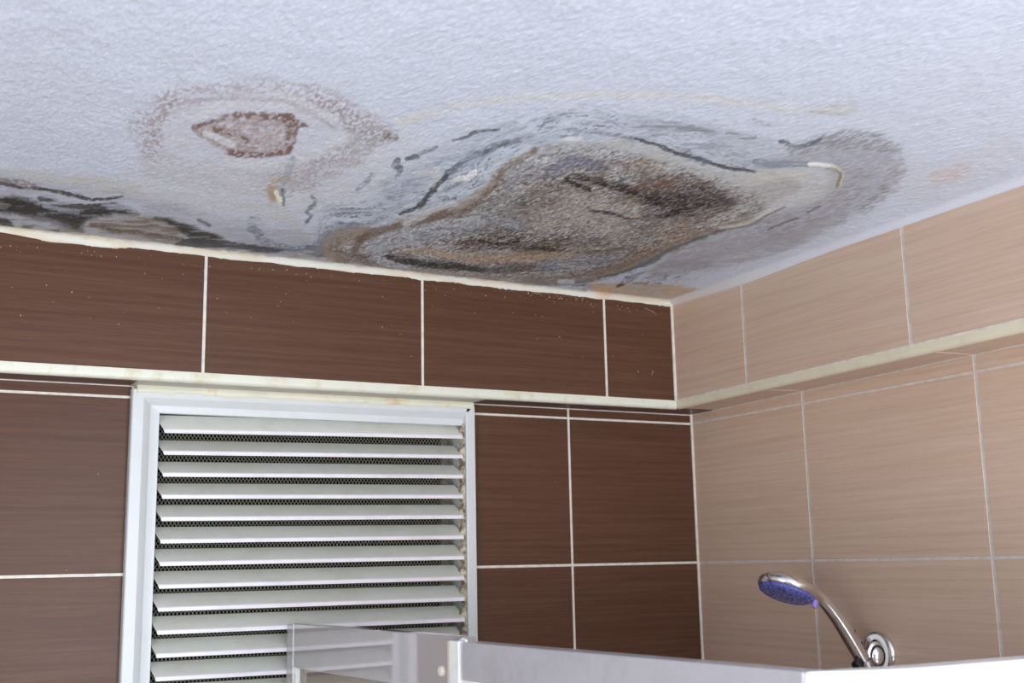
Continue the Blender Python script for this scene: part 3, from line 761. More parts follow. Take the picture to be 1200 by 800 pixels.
me = bpy.data.meshes.new('ceiling')
top = 0.06
nv = len(X)
co = np.stack([X, Y, Zc], 1)
i = np.arange(ny - 1)[:, None] * nx + np.arange(nx - 1)[None, :]
i = i.ravel()
quads = np.stack([i, i + nx, i + nx + 1, i + 1], 1)      # faces look down
me.vertices.add(nv); me.vertices.foreach_set('co', co.ravel())
nq = len(quads)
me.loops.add(nq * 4); me.loops.foreach_set('vertex_index', quads.ravel())
me.polygons.add(nq); me.polygons.foreach_set('loop_start', np.arange(nq) * 4); me.polygons.foreach_set('loop_total', np.full(nq, 4))
me.polygons.foreach_set('use_smooth', np.ones(nq, bool))
me.update(calc_edges=True)
ca = me.color_attributes.new('stain', 'FLOAT_COLOR', 'POINT')
ca.data.foreach_set('color', np.concatenate([A, np.ones((nv, 1))], 1).ravel())
m, nt, b = mat('stained_ceiling_paint')
at = nt.nodes.new('ShaderNodeAttribute'); at.attribute_name = 'stain'
b.inputs['Roughness'].default_value = 0.48
b.inputs['Specular IOR Level'].default_value = 0.28
vo = nt.nodes.new('ShaderNodeTexVoronoi'); vo.feature = 'SMOOTH_F1'; vo.inputs['Scale'].default_value = 1.0; vo.inputs['Smoothness'].default_value = 0.35
nt.links.new(mapping(nt, (300, 135, 1)), vo.inputs['Vector'])
inv = nt.nodes.new('ShaderNodeMath'); inv.operation = 'SUBTRACT'; inv.inputs[0].default_value = 1.0
nt.links.new(vo.outputs['Distance'], inv.inputs[1]); n1 = inv.outputs[0]
nt.links.new(mixc(nt, 1.0, at.outputs['Color'], ramp(nt, n1, [(0.3, (0.93, 0.93, 0.93, 1)), (0.7, (1.0, 1.0, 1.0, 1))]), 'MULTIPLY'), b.inputs['Base Color'])
bump(nt, n1, 0.32, 0.0016, b)
me.materials.append(m)
ceil = bpy.data.objects.new('ceiling', me); COL.objects.link(ceil)
tag(ceil, 'white textured ceiling with brown and black mould stains', 'ceiling', kind='structure')
mb = MB(); mb.box((XL - .1, YF, 0.235), (0.1, 0.1, 0.30))
tag(mb.build('ceiling_slab', M['paint']), 'concrete slab above the plaster ceiling', 'ceiling', kind='structure')

# ------------------------------------------------------------------ plaster / caulk joints between ceiling and bulkheads
def joint(name, along, lo, hi, n, wob, cd_fn, colfn, label, matname):
    t = np.linspace(lo, hi, n); K = 7
    a = np.linspace(0, 1, K)
    vs = []; cols = []
    drop = wob(t); reach = cd_fn(t)
    for j in range(K):
        ang = a[j]
        for i2 in range(n):
            if along == 'x':
                x = t[i2]; y0 = -DB; zlow = HZ(x, y0) - drop[i2]; zc = CZ(x, y0)
                off = 0.0006 + reach[i2] * (ang ** 1.6); z = zlow + (zc + 0.0006 - zlow) * (1 - (1 - ang) ** 1.6)
                vs.append((x, y0 - off, z))
            else:
                y = t[i2]; x0 = FX(y); zlow = HZ(-DR, y) - drop[i2]; zc = CZ(-DR, y)
                off = 0.0006 + reach[i2] * (ang ** 1.6); z = zlow + (zc + 0.0006 - zlow) * (1 - (1 - ang) ** 1.6)
                vs.append((x0 - off, y, z))
        cols.append(colfn(t, np.full(n, ang)))
    # back edge row tucked into the wall
    for i2 in range(n):
        x, y, z = vs[i2]
        vs.append((x, y + 0.0014, z) if along == 'x' else (x + 0.0014, y, z))
    cols.append(cols[0])
    fs = []
    for j in range(K - 1):
        for i2 in range(n - 1):
            q = (j*n + i2, j*n + i2 + 1, (j+1)*n + i2 + 1, (j+1)*n + i2)
            fs.append(q)
    for i2 in range(n - 1):
        fs.append((K*n + i2, K*n + i2 + 1, i2 + 1, i2))
    me = bpy.data.meshes.new(name); me.from_pydata(vs, [], fs)
    c = np.concatenate(cols, 0)
    ca = me.color_attributes.new('stain', 'FLOAT_COLOR', 'POINT')
    ca.data.foreach_set('color', np.concatenate([c, np.ones((len(c), 1))], 1).ravel())
    me.polygons.foreach_set('use_smooth', [True] * len(me.polygons))
    m, nt, b = mat(matname)
    at = nt.nodes.new('ShaderNodeAttribute'); at.attribute_name = 'stain'
    nt.links.new(at.outputs['Color'], b.inputs['Base Color']); b.inputs['Roughness'].default_value = 0.6
    bump(nt, noise(nt, mapping(nt, (220, 220, 220)), 1.0, 3, 0.6), 0.5, 0.001, b)
    me.materials.append(m)
    o = bpy.data.objects.new(name, me); COL.objects.link(o)
    tag(o, label, 'trim', kind='structure')
    return o

def wob_back(t):
    w = 0.0016 * (fbm(t * 34, t * 0 + 3, 31, 3) - 0.5) * 2 + 0.0003
    w += 0.0030 * sst(-1.125, -1.10, t) * (1 - sst(-1.02, -0.985, t))          # wider smear at the left
    w -= 0.0028 * (1 - sst(-1.16, -1.12, t))
    w += 0.0012 * np.maximum(0, fbm(t * 300, t * 0, 33, 2) - 0.70) * 6
    return w
def reach_back(t): return 0.009 + 0.010 * (fbm(t * 30, t * 0 + 9, 35, 4) - 0.3)
def col_back(t, a):
    c = np.ones((len(t), 3)) * lin((218, 217, 208))
    yel = sst(.52, .7, fbm(t * 22, a * 2, 41, 3))[:, None] * 0.5
    c = c * (1 - yel) + lin((214, 196, 162)) * yel
    d = (sst(0.45, 1.0, a + 0.5 * (fbm(t * 90, a * 5, 43, 3) - 0.5)) * (0.25 + 0.6 * sst(.4, .6, fbm(t * 26, a, 45, 3))))
    d = np.where((t > -0.26), d * 0.3, d)[:, None]
    c = c * (1 - d) + lin((128, 116, 106)) * d
    r = (np.exp(-((t + 0.225) / 0.02) ** 2) * 0.8 + np.exp(-((t + 0.17) / 0.03) ** 2) * 0.35)[:, None] * (0.4 + 0.6 * a[:, None])
    c = c * (1 - r) + lin((212, 164, 112)) * r
    return c
joint('trim_4', 'x', XL, -DR - 0.0005, 1400, wob_back, reach_back, col_back, 'cream plaster joint between the ceiling and the brown bulkhead', 'back_joint_plaster')
def wob_right(t):
    d = 0.0008 * (fbm(t * 14, t * 0 + 5, 51, 3) - 0.5) * 2
    d += 0.0045 * np.exp(-((t + 0.27) / 0.10) ** 2)         # the joint sags in the middle
    return d
def reach_right(t): return 0.012 + 0.006 * (fbm(t * 16, t * 0 + 9, 55, 3) - 0.3)
def col_right(t, a):
    c = np.ones((len(t), 3)) * lin((214, 216, 226))
    k = sst(-0.42, -0.08, t)[:, None] * 0.7
    return c * (1 - k) + lin((216, 206, 194)) * k
joint('trim_5', 'y', YF, -DB - 0.0005, 900, wob_right, reach_right, col_right, 'smooth white plaster joint between the ceiling and the beige bulkhead', 'right_joint_plaster')

# ------------------------------------------------------------------ rest of the room shell
mb = MB(); mb.box((XL - .1, YF, FLOOR - .1), (0.1, 0.1, FLOOR))
tag(mb.build('floor', M['floor']), 'pale bathroom floor', 'floor', kind='structure')
mb = MB(); mb.box((XL - .1, YF + 1.2, FLOOR), (XL, 0.1, 0.24))
tag(mb.build('wall_left', M['paint']), 'plain white left wall', 'wall', kind='structure')
# dark ventilation shaft behind the louver
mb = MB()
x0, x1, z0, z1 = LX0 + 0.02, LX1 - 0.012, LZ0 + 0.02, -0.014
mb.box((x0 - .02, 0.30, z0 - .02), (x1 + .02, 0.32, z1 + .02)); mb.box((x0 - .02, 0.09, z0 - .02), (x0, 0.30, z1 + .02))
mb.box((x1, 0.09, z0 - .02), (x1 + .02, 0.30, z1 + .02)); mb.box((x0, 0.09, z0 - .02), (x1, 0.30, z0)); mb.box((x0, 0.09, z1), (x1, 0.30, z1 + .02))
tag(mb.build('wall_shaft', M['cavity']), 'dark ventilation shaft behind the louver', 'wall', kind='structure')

# ------------------------------------------------------------------ ventilation louver
lv = empty('ventilation_louver', (-0.7075, -0.0005, LZ0))
tag(lv, 'white slatted ventilation louver set in the brown tiled wall', 'vent')
# frame profile: (distance inward from the outer edge, distance out from wall)
def frame_bar(mb, p0, p1, inward, prof, m0=True, m1=True, k1=1.0):
    """p0->p1 outer edge in the XZ plane; mitred ends"""
    p0 = Vector(p0); p1 = Vector(p1); d = (p1 - p0).normalized(); iw = Vector(inward)
    r0 = [p0 + iw * a + (d * a if m0 else Vector()) + Vector((0, -o, 0)) for a, o in prof]
    r1 = [p1 + iw * a - (d * (a * k1) if m1 else Vector()) + Vector((0, -o, 0)) for a, o in prof]
    n = len(prof)
    mb.add(r0 + r1, [(j, (j+1) % n, n + (j+1) % n, n + j) for j in range(n)] + [tuple(range(n)), tuple(range(2*n-1, n-1, -1))], 0)
prof = [(0.0, -0.001), (0.0, 0.014), (0.0015, 0.016), (0.0155, 0.016), (0.0185, 0.0145), (0.0270, 0.0065), (0.0290, 0.0060), (0.0395, 0.0060), (0.0402, 0.0050), (0.0402, -0.001)]
mb = MB()
zt_f = -0.0055
fr = []
frame_bar(mb, (LX0, 0, LZ0), (LX0, 0, zt_f), (1, 0, 0), prof, k1=0.80)
top_prof = [(a * 0.80, o) for a, o in prof]
def bar_box(mb, pts0, pts1):
    n = len(pts0)
    mb.add(pts0 + pts1, [(j, (j+1) % n, n + (j+1) % n, n + j) for j in range(n)] + [tuple(range(n)), tuple(range(2*n-1, n-1, -1))], 0)
rp = [(0.0, -0.001), (0.0, 0.014), (0.0015, 0.016), (0.0150, 0.016), (0.0165, 0.0150), (0.0180, 0.0035), (0.0180, -0.001)]
# top bar (outer edge at zt_f), left mitre matches the left bar, right end butts the right bar
p0 = [Vector((LX0 + a, -o, zt_f - b)) for (a, o), (b, _) in zip(prof, top_prof)]
rr = [0.0, 0.0, 0.0015, 0.0150, 0.0165, 0.017, 0.0175, 0.0178, 0.0180, 0.0180]
p1 = [Vector((LX1 - c, -o, zt_f - b)) for c, (b, o) in zip(rr, top_prof)]
bar_box(mb, p0, p1)
frame_bar(mb, (LX1, 0, LZ0), (LX1, 0, zt_f - 0.001), (-1, 0, 0), rp, m0=False, m1=False)
frame_bar(mb, (LX0, 0, LZ0), (LX1, 0, LZ0), (0, 0, 1), prof, m1=False)
mb.build('frame', M['louver_white'], lv, smooth=True, angle=25)
# inner liner of the opening
mb = MB()
mb.box((LX0 + 0.036, -0.001, LZ0 + 0.03), (LX0 + 0.0375, 0.03, -0.035)); mb.box((LX1 - 0.0185, -0.001, LZ0 + 0.03), (LX1 - 0.0170, 0.03, -0.03))
mb.box((LX0 + 0.036, -0.001, -0.0355), (LX1 - 0.02, 0.03, -0.034))
mb.build('liner', M['louver_white'], lv)
NS = 18
def slat_mesh():
    mb = MB()
    return mb
xs0, xs1 = -0.9275, -0.4640
for i2 in range(NS):
    zl = -0.0666 - 0.0305 * i2; zr = -0.0595 - 0.0314 * i2
    if i2 > 13:
        zr = zl + (-0.0595 - 0.0314 * 13) - (-0.0666 - 0.0305 * 13)
    if i2 == 0: top_h = 0.0285
    else: top_h = 0.0233
    mb = MB()
    # profile (y, dz): front lip, sloping blade rising to the back edge
    yo, yi = -0.0160, 0.0170
    blade = [(yo, 0.0048), (yo + 0.0012, 0.0062), (yi, top_h), (yi + 0.0012, top_h - 0.0010), (yo + 0.0030, 0.0040), (yo + 0.0028, 0.0003)]
    blade2 = [(yo, 0.0), (yo, 0.0048), (yo + 0.0012, 0.0062), (yi, top_h), (yi + 0.0012, top_h - 0.0012), (yo + 0.0026, 0.0044), (yo + 0.0022, 0.0)]
    # the left end is cut at a slant
    r0 = [Vector((xs0 - 0.0070 * (d / 0.024), y, zl + d)) for y, d in blade2]
    r1 = [Vector((xs1, y, zr + d)) for y, d in blade2]
    n = len(blade2)
    mb.add(r0 + r1, [(j, (j+1) % n, n + (j+1) % n, n + j) for j in range(n)] + [tuple(range(n)), tuple(range(2*n-1, n-1, -1))], 0)
    mb.m = [1 if j in (0, 1, 6) else 0 for j in range(n)] + [0, 0]
    mb.build('slat', [M['louver_slat'], M['louver_lip']], lv)
# expanded-metal mesh screen
mb = MB()
sx0, sx1, sz0, sz1 = -0.934, -0.474, -0.62, -0.036
pit = 0.0054; ym = 0.0215; wr = 0.00031
k = 0
def wire(a, b):
    d = (Vector(b) - Vector(a)).normalized(); s = Vector((-d.z, 0, d.x)) * wr; f2 = Vector((0, wr, 0))
    a = Vector(a); b = Vector(b)
    mb.hexa([a - s - f2, a + s - f2, a + s + f2, a - s + f2], [b - s - f2, b + s - f2, b + s + f2, b - s + f2])
sl = 1.5     # diamonds taller than wide
Hh = sz1 - sz0; run = Hh / sl
x = sx0 - run
while x < sx1:
    for sgn in (1, -1):
        # line from (x, sz0) to (x+run, sz1) or mirrored
        xa, xb = x, x + run
        t0 = max(0, (sx0 - xa) / run); t1 = min(1, (sx1 - xa) / run)
        if t1 > t0:
            za, zb = sz0 + Hh * t0, sz0 + Hh * t1
            if sgn < 0: za, zb = sz1 - Hh * t0, sz1 - Hh * t1
            wire((xa + run * t0, ym + (0.0004 * sgn), za), (xa + run * t1, ym + (0.0004 * sgn), zb))
    x += pit
tag(mb.build('mesh_screen', M['wire'], lv), 'dark backed diamond wire mesh behind the slats')
# ragged stained filler along the right ends of the slats
mb = MB(); rng = np.random.RandomState(4)
z = -0.035; pts = []
while z > -0.60:
    pts.append(z); z -= 0.0022
wl = [0.0050 + 0.0035 * math.sin((p + 0.0595) / 0.0312 * 2 * math.pi) + rng.uniform(-0.0012, 0.0012) for p in pts]
xr = LX1 - 0.0175
for j in range(len(pts) - 1):
    a, b2 = pts[j], pts[j+1]
    q0 = [(xr - wl[j], -0.008, a), (xr, -0.0125, a), (xr, 0.004, a), (xr - wl[j], 0.004, a)]
    q1 = [(xr - wl[j+1], -0.008, b2), (xr, -0.0125, b2), (xr, 0.004, b2), (xr - wl[j+1], 0.004, b2)]
    mb.hexa(q0, q1)
tag(mb.build('edge_filler', M['caulk_dirty'], lv), 'ragged brown stained filler along the slat ends')
# cream caulk over the top of the frame
mb = MB(); n = 260
t = np.linspace(LX0 + 0.006, LX1 - 0.004, n)
d0 = 0.0130 + 0.0026 * (fbm(t * 30, t * 0 + 2, 61, 3) - 0.5) * 2
rows_v = []
for frac, out in ((0.0, 0.0150), (0.25, 0.0185), (0.6, 0.0195), (0.85, 0.0180), (1.0, 0.0150)):
    wv = 0.0012 * (fbm(t * 24, t * 0 + frac * 9, 63, 3) - 0.5)
    rows_v.append([(t[i2], -out - wv[i2], 0.0008 - d0[i2] * frac) for i2 in range(n)])
vs = [v for r in rows_v for v in r]
fs = [(j*n + i2, j*n + i2 + 1, (j+1)*n + i2 + 1, (j+1)*n + i2) for j in range(4) for i2 in range(n - 1)]
b0 = len(vs); vs += [(t[i2], -0.001, 0.0008) for i2 in range(n)] + [(t[i2], -0.001, 0.0008 - d0[i2]) for i2 in range(n)]
fs += [(b0 + i2, b0 + i2 + 1, i2 + 1, i2) for i2 in range(n - 1)] + [(4*n + i2, 4*n + i2 + 1, b0 + n + i2 + 1, b0 + n + i2) for i2 in range(n - 1)]
fs += [(0, n, 2*n, 3*n, 4*n, b0 + n, b0), tuple(reversed((n-1, 2*n-1, 3*n-1, 4*n-1, 5*n-1, b0 + 2*n-1, b0 + n-1)))]
mb.add(vs, fs)
tag(mb.build('top_caulk', M['caulk'], lv, smooth=True), 'lumpy cream caulk over the top of the frame')
# caulk lumps squeezed out at the right edge
for zc, s in ((-0.068, 1.0), (-0.232, 0.8), (-0.285, 0.7)):
    mb = MB(); mb.lathe((LX1 + 0.0005, -0.003, zc), (0, -1, 0), [(0.0001, 0.004), (0.0035*s, 0.0035), (0.0048*s, 0.0018), (0.0050*s, 0), (0.0048*s, -0.0028)][::-1], 18, sx=1.9, sy=0.8)
    mb.build('caulk_lump', M['louver_white'], lv, smooth=True)

# ------------------------------------------------------------------ shower enclosure
NR = Vector((-0.682, -1.013, 0)); FR = Vector((-0.7216, -0.5326, 0))
ZT = -0.336; RH = 0.0394
en = empty('shower_enclosure', (-0.40, -0.55, FLOOR))
tag(en, 'grey and white framed shower enclosure below the louver and shower head', 'shower enclosure')
ds = (FR - NR).normalized(); ns = Vector((-ds.y, ds.x, 0)).normalized()
if ns.x > 0: ns = -ns
def slab(mb, a, b, z0, z1, nrm, thick, mi=0):
    """face a->b (outer face), thickness goes inward (against nrm)"""
    a = Vector(a); b = Vector(b); i3 = -Vector(nrm) * thick
    q = [a, b, b + i3, a + i3]
    mb.hexa([(p.x, p.y, z0) for p in q], [(p.x, p.y, z1) for p in q], mi)
PC = Vector((-0.619, -1.0448, 0)); PE = Vector((-0.0005, -1.0468, 0))
mb = MB(); slab(mb, NR, FR, ZT - RH, ZT, ns, 0.024)
mb.build('side_rail', M['rail_shaded'], en, bevel=0.0018)
# front rail turning the corner
mb = MB()
prof_r = [(0, 0), (0, -0.052), (0.026, -0.052), (0.026, 0)]
def off(p, nrm, k): return Vector(p) - Vector(nrm) * k
n1 = Vector((-(PC - NR).y, (PC - NR).x, 0)).normalized(); n1 = n1 if n1.y < 0 else -n1
n2 = Vector((0, -1, 0)); nm = (n1 + n2).normalized()
inn = [NR - ns * 0.026 + Vector((0.010, 0, 0)), PC - nm * 0.026, PE - n2 * 0.026]
out = [NR + Vector((0.0006, -0.0004, 0)), PC, PE]
# soften the bend with a few extra stations
def bez(p, q, r, k): return p * (1-k)**2 + q * 2*k*(1-k) + r * k*k
def rounded(pts):
    a = pts[1] + (pts[0] - pts[1]).normalized() * 0.03; c = pts[1] + (pts[2] - pts[1]).normalized() * 0.05
    return [pts[0]] + [bez(a, pts[1], c, k / 6) for k in range(7)] + [pts[2]]
ro, ri = rounded(out), rounded(inn)
vs = []
for o1, i1 in zip(ro, ri):
    vs += [(o1.x, o1.y, ZT), (o1.x, o1.y, ZT - 0.052), (i1.x, i1.y, ZT - 0.052), (i1.x, i1.y, ZT)]
nn = len(ro); fs = [(4*k+j, 4*k+(j+1) % 4, 4*k+4+(j+1) % 4, 4*k+4+j) for k in range(nn-1) for j in range(4)] + [(3,2,1,0), (4*nn-4, 4*nn-3, 4*nn-2, 4*nn-1)]
mb.add(vs, fs)
tag(mb.build('front_rail', M['enamel'], en, smooth=True, bevel=0.0020), 'bright white front rail')
# frosted panes under the rails
mb = MB(); slab(mb, NR - ns * 0.008, FR - ns * 0.008, FLOOR + 0.12, ZT - RH + 0.002, ns, 0.006)
mb.build('side_pane', M['panel_fill'], en)
mb = MB(); slab(mb, PC + Vector((-0.05, 0.012, 0)), PE + Vector((0, 0.010, 0)), FLOOR + 0.12, ZT - 0.05, (0, -1, 0), 0.006)
mb.build('front_pane', M['panel_fill'], en)
mb = MB(); slab(mb, FR - ds * 0.030, FR + ds * 0.006, FLOOR + 0.10, ZT - RH + 0.001, ns, 0.020)
mb.build('post', M['enamel'], en, bevel=0.002)
mb = MB(); slab(mb, NR + ds * 0.03 + ns * 0.0, NR, FLOOR + 0.10, ZT - 0.045, ns, 0.024)
mb.build('post', M['enamel'], en, bevel=0.002)
# base tray
mb = MB(); q = [NR + ns * 0.01, PC + Vector((0, -0.01, 0)), Vector((-0.002, -1.056, 0)), Vector((-0.002, -0.002, 0)), Vector((-0.757, -0.002, 0))]
mb.add([(p.x, p.y, FLOOR) for p in q] + [(p.x, p.y, FLOOR + 0.12) for p in q], [(4,3,2,1,0), (5,6,7,8,9)] + [(j, (j+1) % 5, 5 + (j+1) % 5, 5 + j) for j in range(5)])
mb.build('tray', M['enamel'], en, bevel=0.01)
# grey door leaf that meets the wall at the louver
LA = Vector((-0.7486, -0.0172, 0)); LB = Vector((-0.7074, -0.505, 0)); dl = (LB - LA).normalized(); nl = Vector((dl.y, -dl.x, 0)); nl = nl if nl.x < 0 else -nl
ZL = -0.3325; HH = 0.0605
mb = MB(); slab(mb, LA + dl * 0.0275, LB, ZL - HH, ZL, nl, 0.018)
dh_ = tag(mb.build('door_header', M['panel_grey'], en, bevel=0.0012), 'glossy grey door top rail')
mb = MB(); slab(mb, LA + dl * 0.0005 - nl * 0.0012, LA + dl * 0.0262 - nl * 0.0012, FLOOR + 0.12, ZL - 0.0020, nl, 0.018)
mb.build('wall_stile', M['panel_grey'], en, bevel=0.0012)
mb = MB(); slab(mb, LA + dl * 0.0256 + nl * 0.0004, LA + dl * 0.0282 + nl * 0.0004, FLOOR + 0.12, ZL - 0.0004, nl, 0.006)
tag(mb.build('edge_bead', M['seal'], dh_), 'thin white bead on the door edge')
mb = MB(); slab(mb, LA + dl * 0.0275, LA + dl * 0.0375, FLOOR + 0.13, ZL - HH + 0.001, nl, 0.016)
mb.build('door_stile', M['enamel'], en)
mb = MB(); slab(mb, LA + dl * 0.0375 - nl * 0.006, LB - dl * 0.03 - nl * 0.006, FLOOR + 0.13, ZL - HH + 0.002, nl, 0.006)
tag(mb.build('door_pane', M['panel_fill'], en), 'smoky brown door pane')
mb = MB(); slab(mb, LB - dl * 0.032, LB, FLOOR + 0.13, ZL - HH + 0.001, nl, 0.018)
mb.build('door_stile', M['panel_grey'], en)
# vertical seal where door and rail meet
c = FR + ds * 0.004 + ns * 0.001
mb = MB(); mb.lathe((c.x, c.y, FLOOR + 0.12), (0, 0, 1), [(0.0046, 0), (0.0046, ZT - FLOOR - 0.12 + 0.0012), (0.0040, ZT - FLOOR - 0.12 + 0.0030), (0.0015, ZT - FLOOR - 0.12 + 0.0042)], 20)
mb.build('door_seal', M['seal'], en, smooth=True)
c2 = FR + ds * 0.022 + ns * 0.0005
mb = MB(); slab(mb, FR + ds * 0.003 + ns * 0.0022, c2 + ns * 0.0016, FLOOR + 0.12, ZT + 0.0008, ns, 0.012, 0)
slab(mb, c2 + ns * 0.0016, c2 + ds * 0.006 + ns * 0.0012, FLOOR + 0.12, ZT + 0.0006, ns, 0.012, 1)
mb.build('door_seal', [M['seal'], M['seal_cream']], en, bevel=0.0010)
c = LA + dl * ((Vector((-0.7100, -0.4608, 0)) - LA).dot(dl)) + nl * 0.0002
mb = MB(); mb.lathe((c.x, c.y, -0.3712), nl, [(0.0062, -0.002), (0.0062, 0.0008), (0.0055, 0.0022), (0.0035, 0.0032), (0.0005, 0.0036)], 24)
tag(mb.build('screw_cap', M['cap'], dh_, smooth=True), 'round cream screw cap')
# small roller hook on top of the joint
c = FR + ds * 0.003 - ns * 0.004
mb = MB(); mb.tube([(c.x + ds.x*k, c.y + ds.y*k, ZT + h) for k, h in ((-0.008, -0.003), (-0.006, 0.0015), (0, 0.0030), (0.006, 0.0016), (0.008, -0.003))], 0.0016, 12)
mb.build('roller_hook', M['enamel'], en, smooth=True)

# ------------------------------------------------------------------ shower head bracket and hand shower
YS = -0.430
YB = -0.413
br = empty('shower_bracket', (0.0, YB, -0.392))
tag(br, 'chrome wall bracket on the beige tiles holding the hand shower', 'bracket')
mb = MB(); mb.lathe((0.0004, YB, -0.3905), (-1, 0, 0), [(0.0300, 0.0), (0.0300, 0.0030), (0.0285, 0.0055), (0.0235, 0.0075), (0.0225, 0.0068), (0.0200, 0.0100), (0.013, 0.0120), (0.001, 0.0125)], 48)
fl_ = mb.build('flange', M['chrome'], br, smooth=True, angle=60)
mb = MB(); mb.lathe((-0.0085, YB, -0.372), (-1, 0, 0), [(0.0042, 0.0), (0.0042, 0.003), (0.003, 0.0036), (0.001, 0.0036)], 16)
tag(mb.build('screw', M['black'], fl_, smooth=True), 'dark screw in the flange')
mb = MB(); mb.tube([(-0.008, YB, -0.394), (-0.022, YB - 0.008, -0.396), (-0.036, YS, -0.400)], [0.014, 0.0125, 0.0125], 24)
mb.build('arm', M['chrome'], br, smooth=True)
mb = MB(); mb.lathe((-0.0335, YS - 0.004, -0.3915), (-0.30, -0.95, 0.02), [(0.0150, 0.0), (0.0155, 0.006), (0.0145, 0.0085), (0.0120, 0.0095)], 36, sx=1.25, sy=0.92)
sw = mb.build('swivel', M['chrome'], br, smooth=True)
mb = MB(); mb.lathe((-0.0352, YS - 0.0135, -0.3915), (-0.30, -0.95, 0.02), [(0.0122, -0.002), (0.0122, 0.0008), (0.0098, 0.0012), (0.0097, -0.001)], 36, sx=1.25, sy=0.92)
tag(mb.build('swivel_ring', M['black'], sw, smooth=True), 'black ring round the swivel')
mb = MB(); mb.lathe((-0.0352, YS - 0.0130, -0.3915), (-0.30, -0.95, 0.02), [(0.0095, -0.001), (0.0092, 0.0018), (0.0070, 0.0032), (0.0010, 0.0038)], 36, sx=1.25, sy=0.92)
mb.build('swivel_cap', M['chrome'], sw, smooth=True)
# clip that grips the handle
dh = Vector((-0.0168, 0, 0.0250)).normalized()
hb = Vector((-0.0465, YS, -0.4030))
mb = MB(); mb.lathe(hb - dh * 0.020, dh, [(0.0138, 0), (0.0142, 0.004), (0.0142, 0.026), (0.0128, 0.028), (0.0112, 0.028)], 32)
mb.build('clip', M['chrome_dark'], br, smooth=True)
# white band of the bracket
mb = MB(); 
pts = [(-0.0305 + 0.020 * math.cos(a), YS - 0.0045, -0.391 + 0.025 * math.sin(a)) for a in np.linspace(math.radians(120), math.radians(-60), 14)]
mb.tube(pts, 0.0040, 12)
mb.build('band', M['seal'], br, smooth=True)
mb = MB(); mb.lathe((-0.0635, YS - 0.004, -0.4020), (-0.8, -0.2, -0.5), [(0.0075, -0.004), (0.0080, 0.004), (0.0060, 0.0065), (0.001, 0.007)], 20)
tag(mb.build('knob', M['black'], br, smooth=True), 'black tightening knob')

hs = empty('hand_shower', (-0.045, YS, -0.41))
tag(hs, 'chrome hand shower with a blue spray face in the wall bracket', 'shower head')
path = [(-0.0390, -0.4145), (-0.0470, -0.4020), (-0.0640, -0.3765), (-0.0805, -0.3530), (-0.0965, -0.3330), (-0.1130, -0.3165), (-0.1280, -0.3075), (-0.1390, -0.3030)]
def catm(P, k=6):
    return smooth_pts(P, False, k)
pp = catm(path, 6)
ts = np.linspace(0, 1, len(pp))
rad = np.interp(ts, [0, .08, .35, .6, .8, 1.0], [0.0085, 0.0105, 0.0112, 0.0100, 0.0085, 0.0085])
mb = MB(); mb.tube([(p[0], YS, p[1]) for p in pp], list(rad), 28)
mb.build('handle', M['chrome'], hs, smooth=True)
# grooves on the handle: two dark ticks
for q, r0 in ((0.40, 0.0111), (0.30, 0.0113)):
    i2 = int(q * (len(pp) - 1)); a = Vector((pp[i2][0], 0, pp[i2][1])); b2 = Vector((pp[i2+1][0], 0, pp[i2+1][1])); d = (b2 - a).normalized()
    s = Vector((-d.z, 0, d.x)); s = s if s.z > 0 else -s
    c = Vector((a.x, YS, a.z)) + (Vector((0, -1, 0)) * 0.80 + s * 0.60) * r0
    mb = MB(); mb.lathe(c, Vector((0, -0.8, 0)) + s * .6, [(0.0012, -0.001), (0.0012, 0.0003)], 12, sx=1.8)
    mb.build('dot', M['black'], hs)
# head: lens-shaped chrome shell, disc axis na (face looks down)
hc = Vector((-0.1790, YS, -0.2945)); R0 = 0.0415
na = Vector((-0.378, -0.068, -0.92)).normalized(); ax = Vector((-0.925, 0, 0.38))
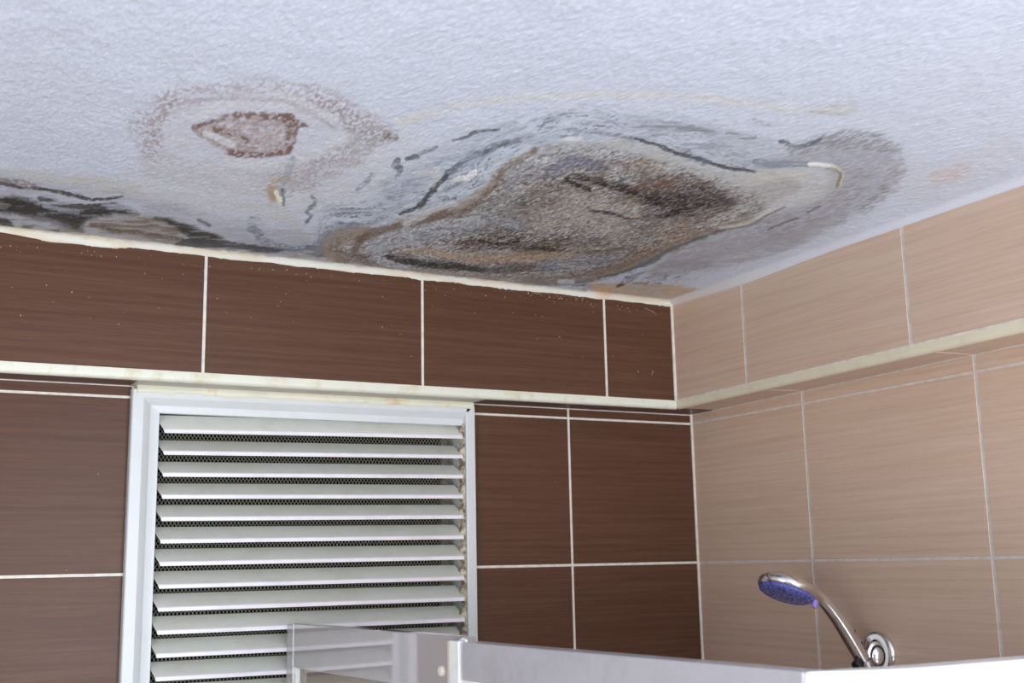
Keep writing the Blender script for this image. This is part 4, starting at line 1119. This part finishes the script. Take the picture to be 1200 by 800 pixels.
# the face is tipped a little towards the viewer's side
mb = MB(); mb.lathe(hc, -na, [(R0 * .93, -0.0075), (R0 * .985, -0.0045), (R0, 0.0), (R0 * .97, 0.0040), (R0 * .86, 0.0085), (R0 * .66, 0.0125), (R0 * .40, 0.0150), (R0 * .01, 0.0160)], 64, ref=(1, 0, 0), sy=0.90)
mb.build('head_shell', M['chrome'], hs, smooth=True, angle=60)
mb = MB(); mb.tube([(-0.124, YS, -0.3095), (-0.134, YS, -0.3045), (-0.146, YS, -0.2990), (-0.160, YS, -0.2925)], [0.0086, 0.0098, 0.0115, 0.009], 24, squash=1.3)
mb.build('neck', M['chrome'], hs, smooth=True)
mb = MB(); mb.lathe(hc + na * 0.0040, na, [(R0 * .94, 0.0), (R0 * .95, 0.0030), (R0 * .90, 0.0068), (R0 * .74, 0.0098), (R0 * .68, 0.0092), (R0 * .40, 0.0112), (R0 * .01, 0.0118)], 64, ref=(1, 0, 0), sy=0.90)
sf = tag(mb.build('spray_face', M['blue'], hs, smooth=True, angle=25), 'blue violet spray face')
s0 = (Vector((1, 0, 0)) - na * na.x).normalized(); u0 = na.cross(s0)
mb = MB()
for ring_r, cnt, hh in ((0.82, 26, 0.0082), (0.60, 18, 0.0096), (0.36, 11, 0.0112)):
    for k in range(cnt):
        a = 2 * math.pi * k / cnt
        p = hc + na * (0.004 + hh) + s0 * (R0 * ring_r * math.cos(a)) + u0 * (R0 * .9 * ring_r * math.sin(a))
        mb.lathe(p - na * 0.001, na, [(0.0010, 0), (0.0009, 0.0010), (0.0005, 0.0016)], 8)
no = mb.build('nozzles', M['violet'], sf, smooth=True); tag(no, 'pale violet rubber nozzles', kind='stuff')
mb = MB(); p = hc - ax * (R0 * 0.80) + na * 0.010 + Vector((0, -0.022, 0))
mb.lathe(p, na, [(0.0042, -0.004), (0.0042, 0.002), (0.0026, 0.0058), (0.0006, 0.0068)], 18, sx=1.2)
tag(mb.build('spray_lever', M['violet'], sf, smooth=True), 'small violet lever under the face')
# hose hanging from the handle
mb = MB()
hp = catm([(-0.0390, -0.4145), (-0.030, -0.430), (-0.022, -0.470), (-0.020, -0.60), (-0.022, -0.85), (-0.022, -1.10)], 10)
mb.tube([(p[0], YS + 0.0, p[1]) for p in hp], [0.0068 if k % 2 else 0.0060 for k in range(len(hp))], 16)
tag(mb.build('hose', M['chrome_dark'], hs, smooth=True), 'ribbed metal hose')
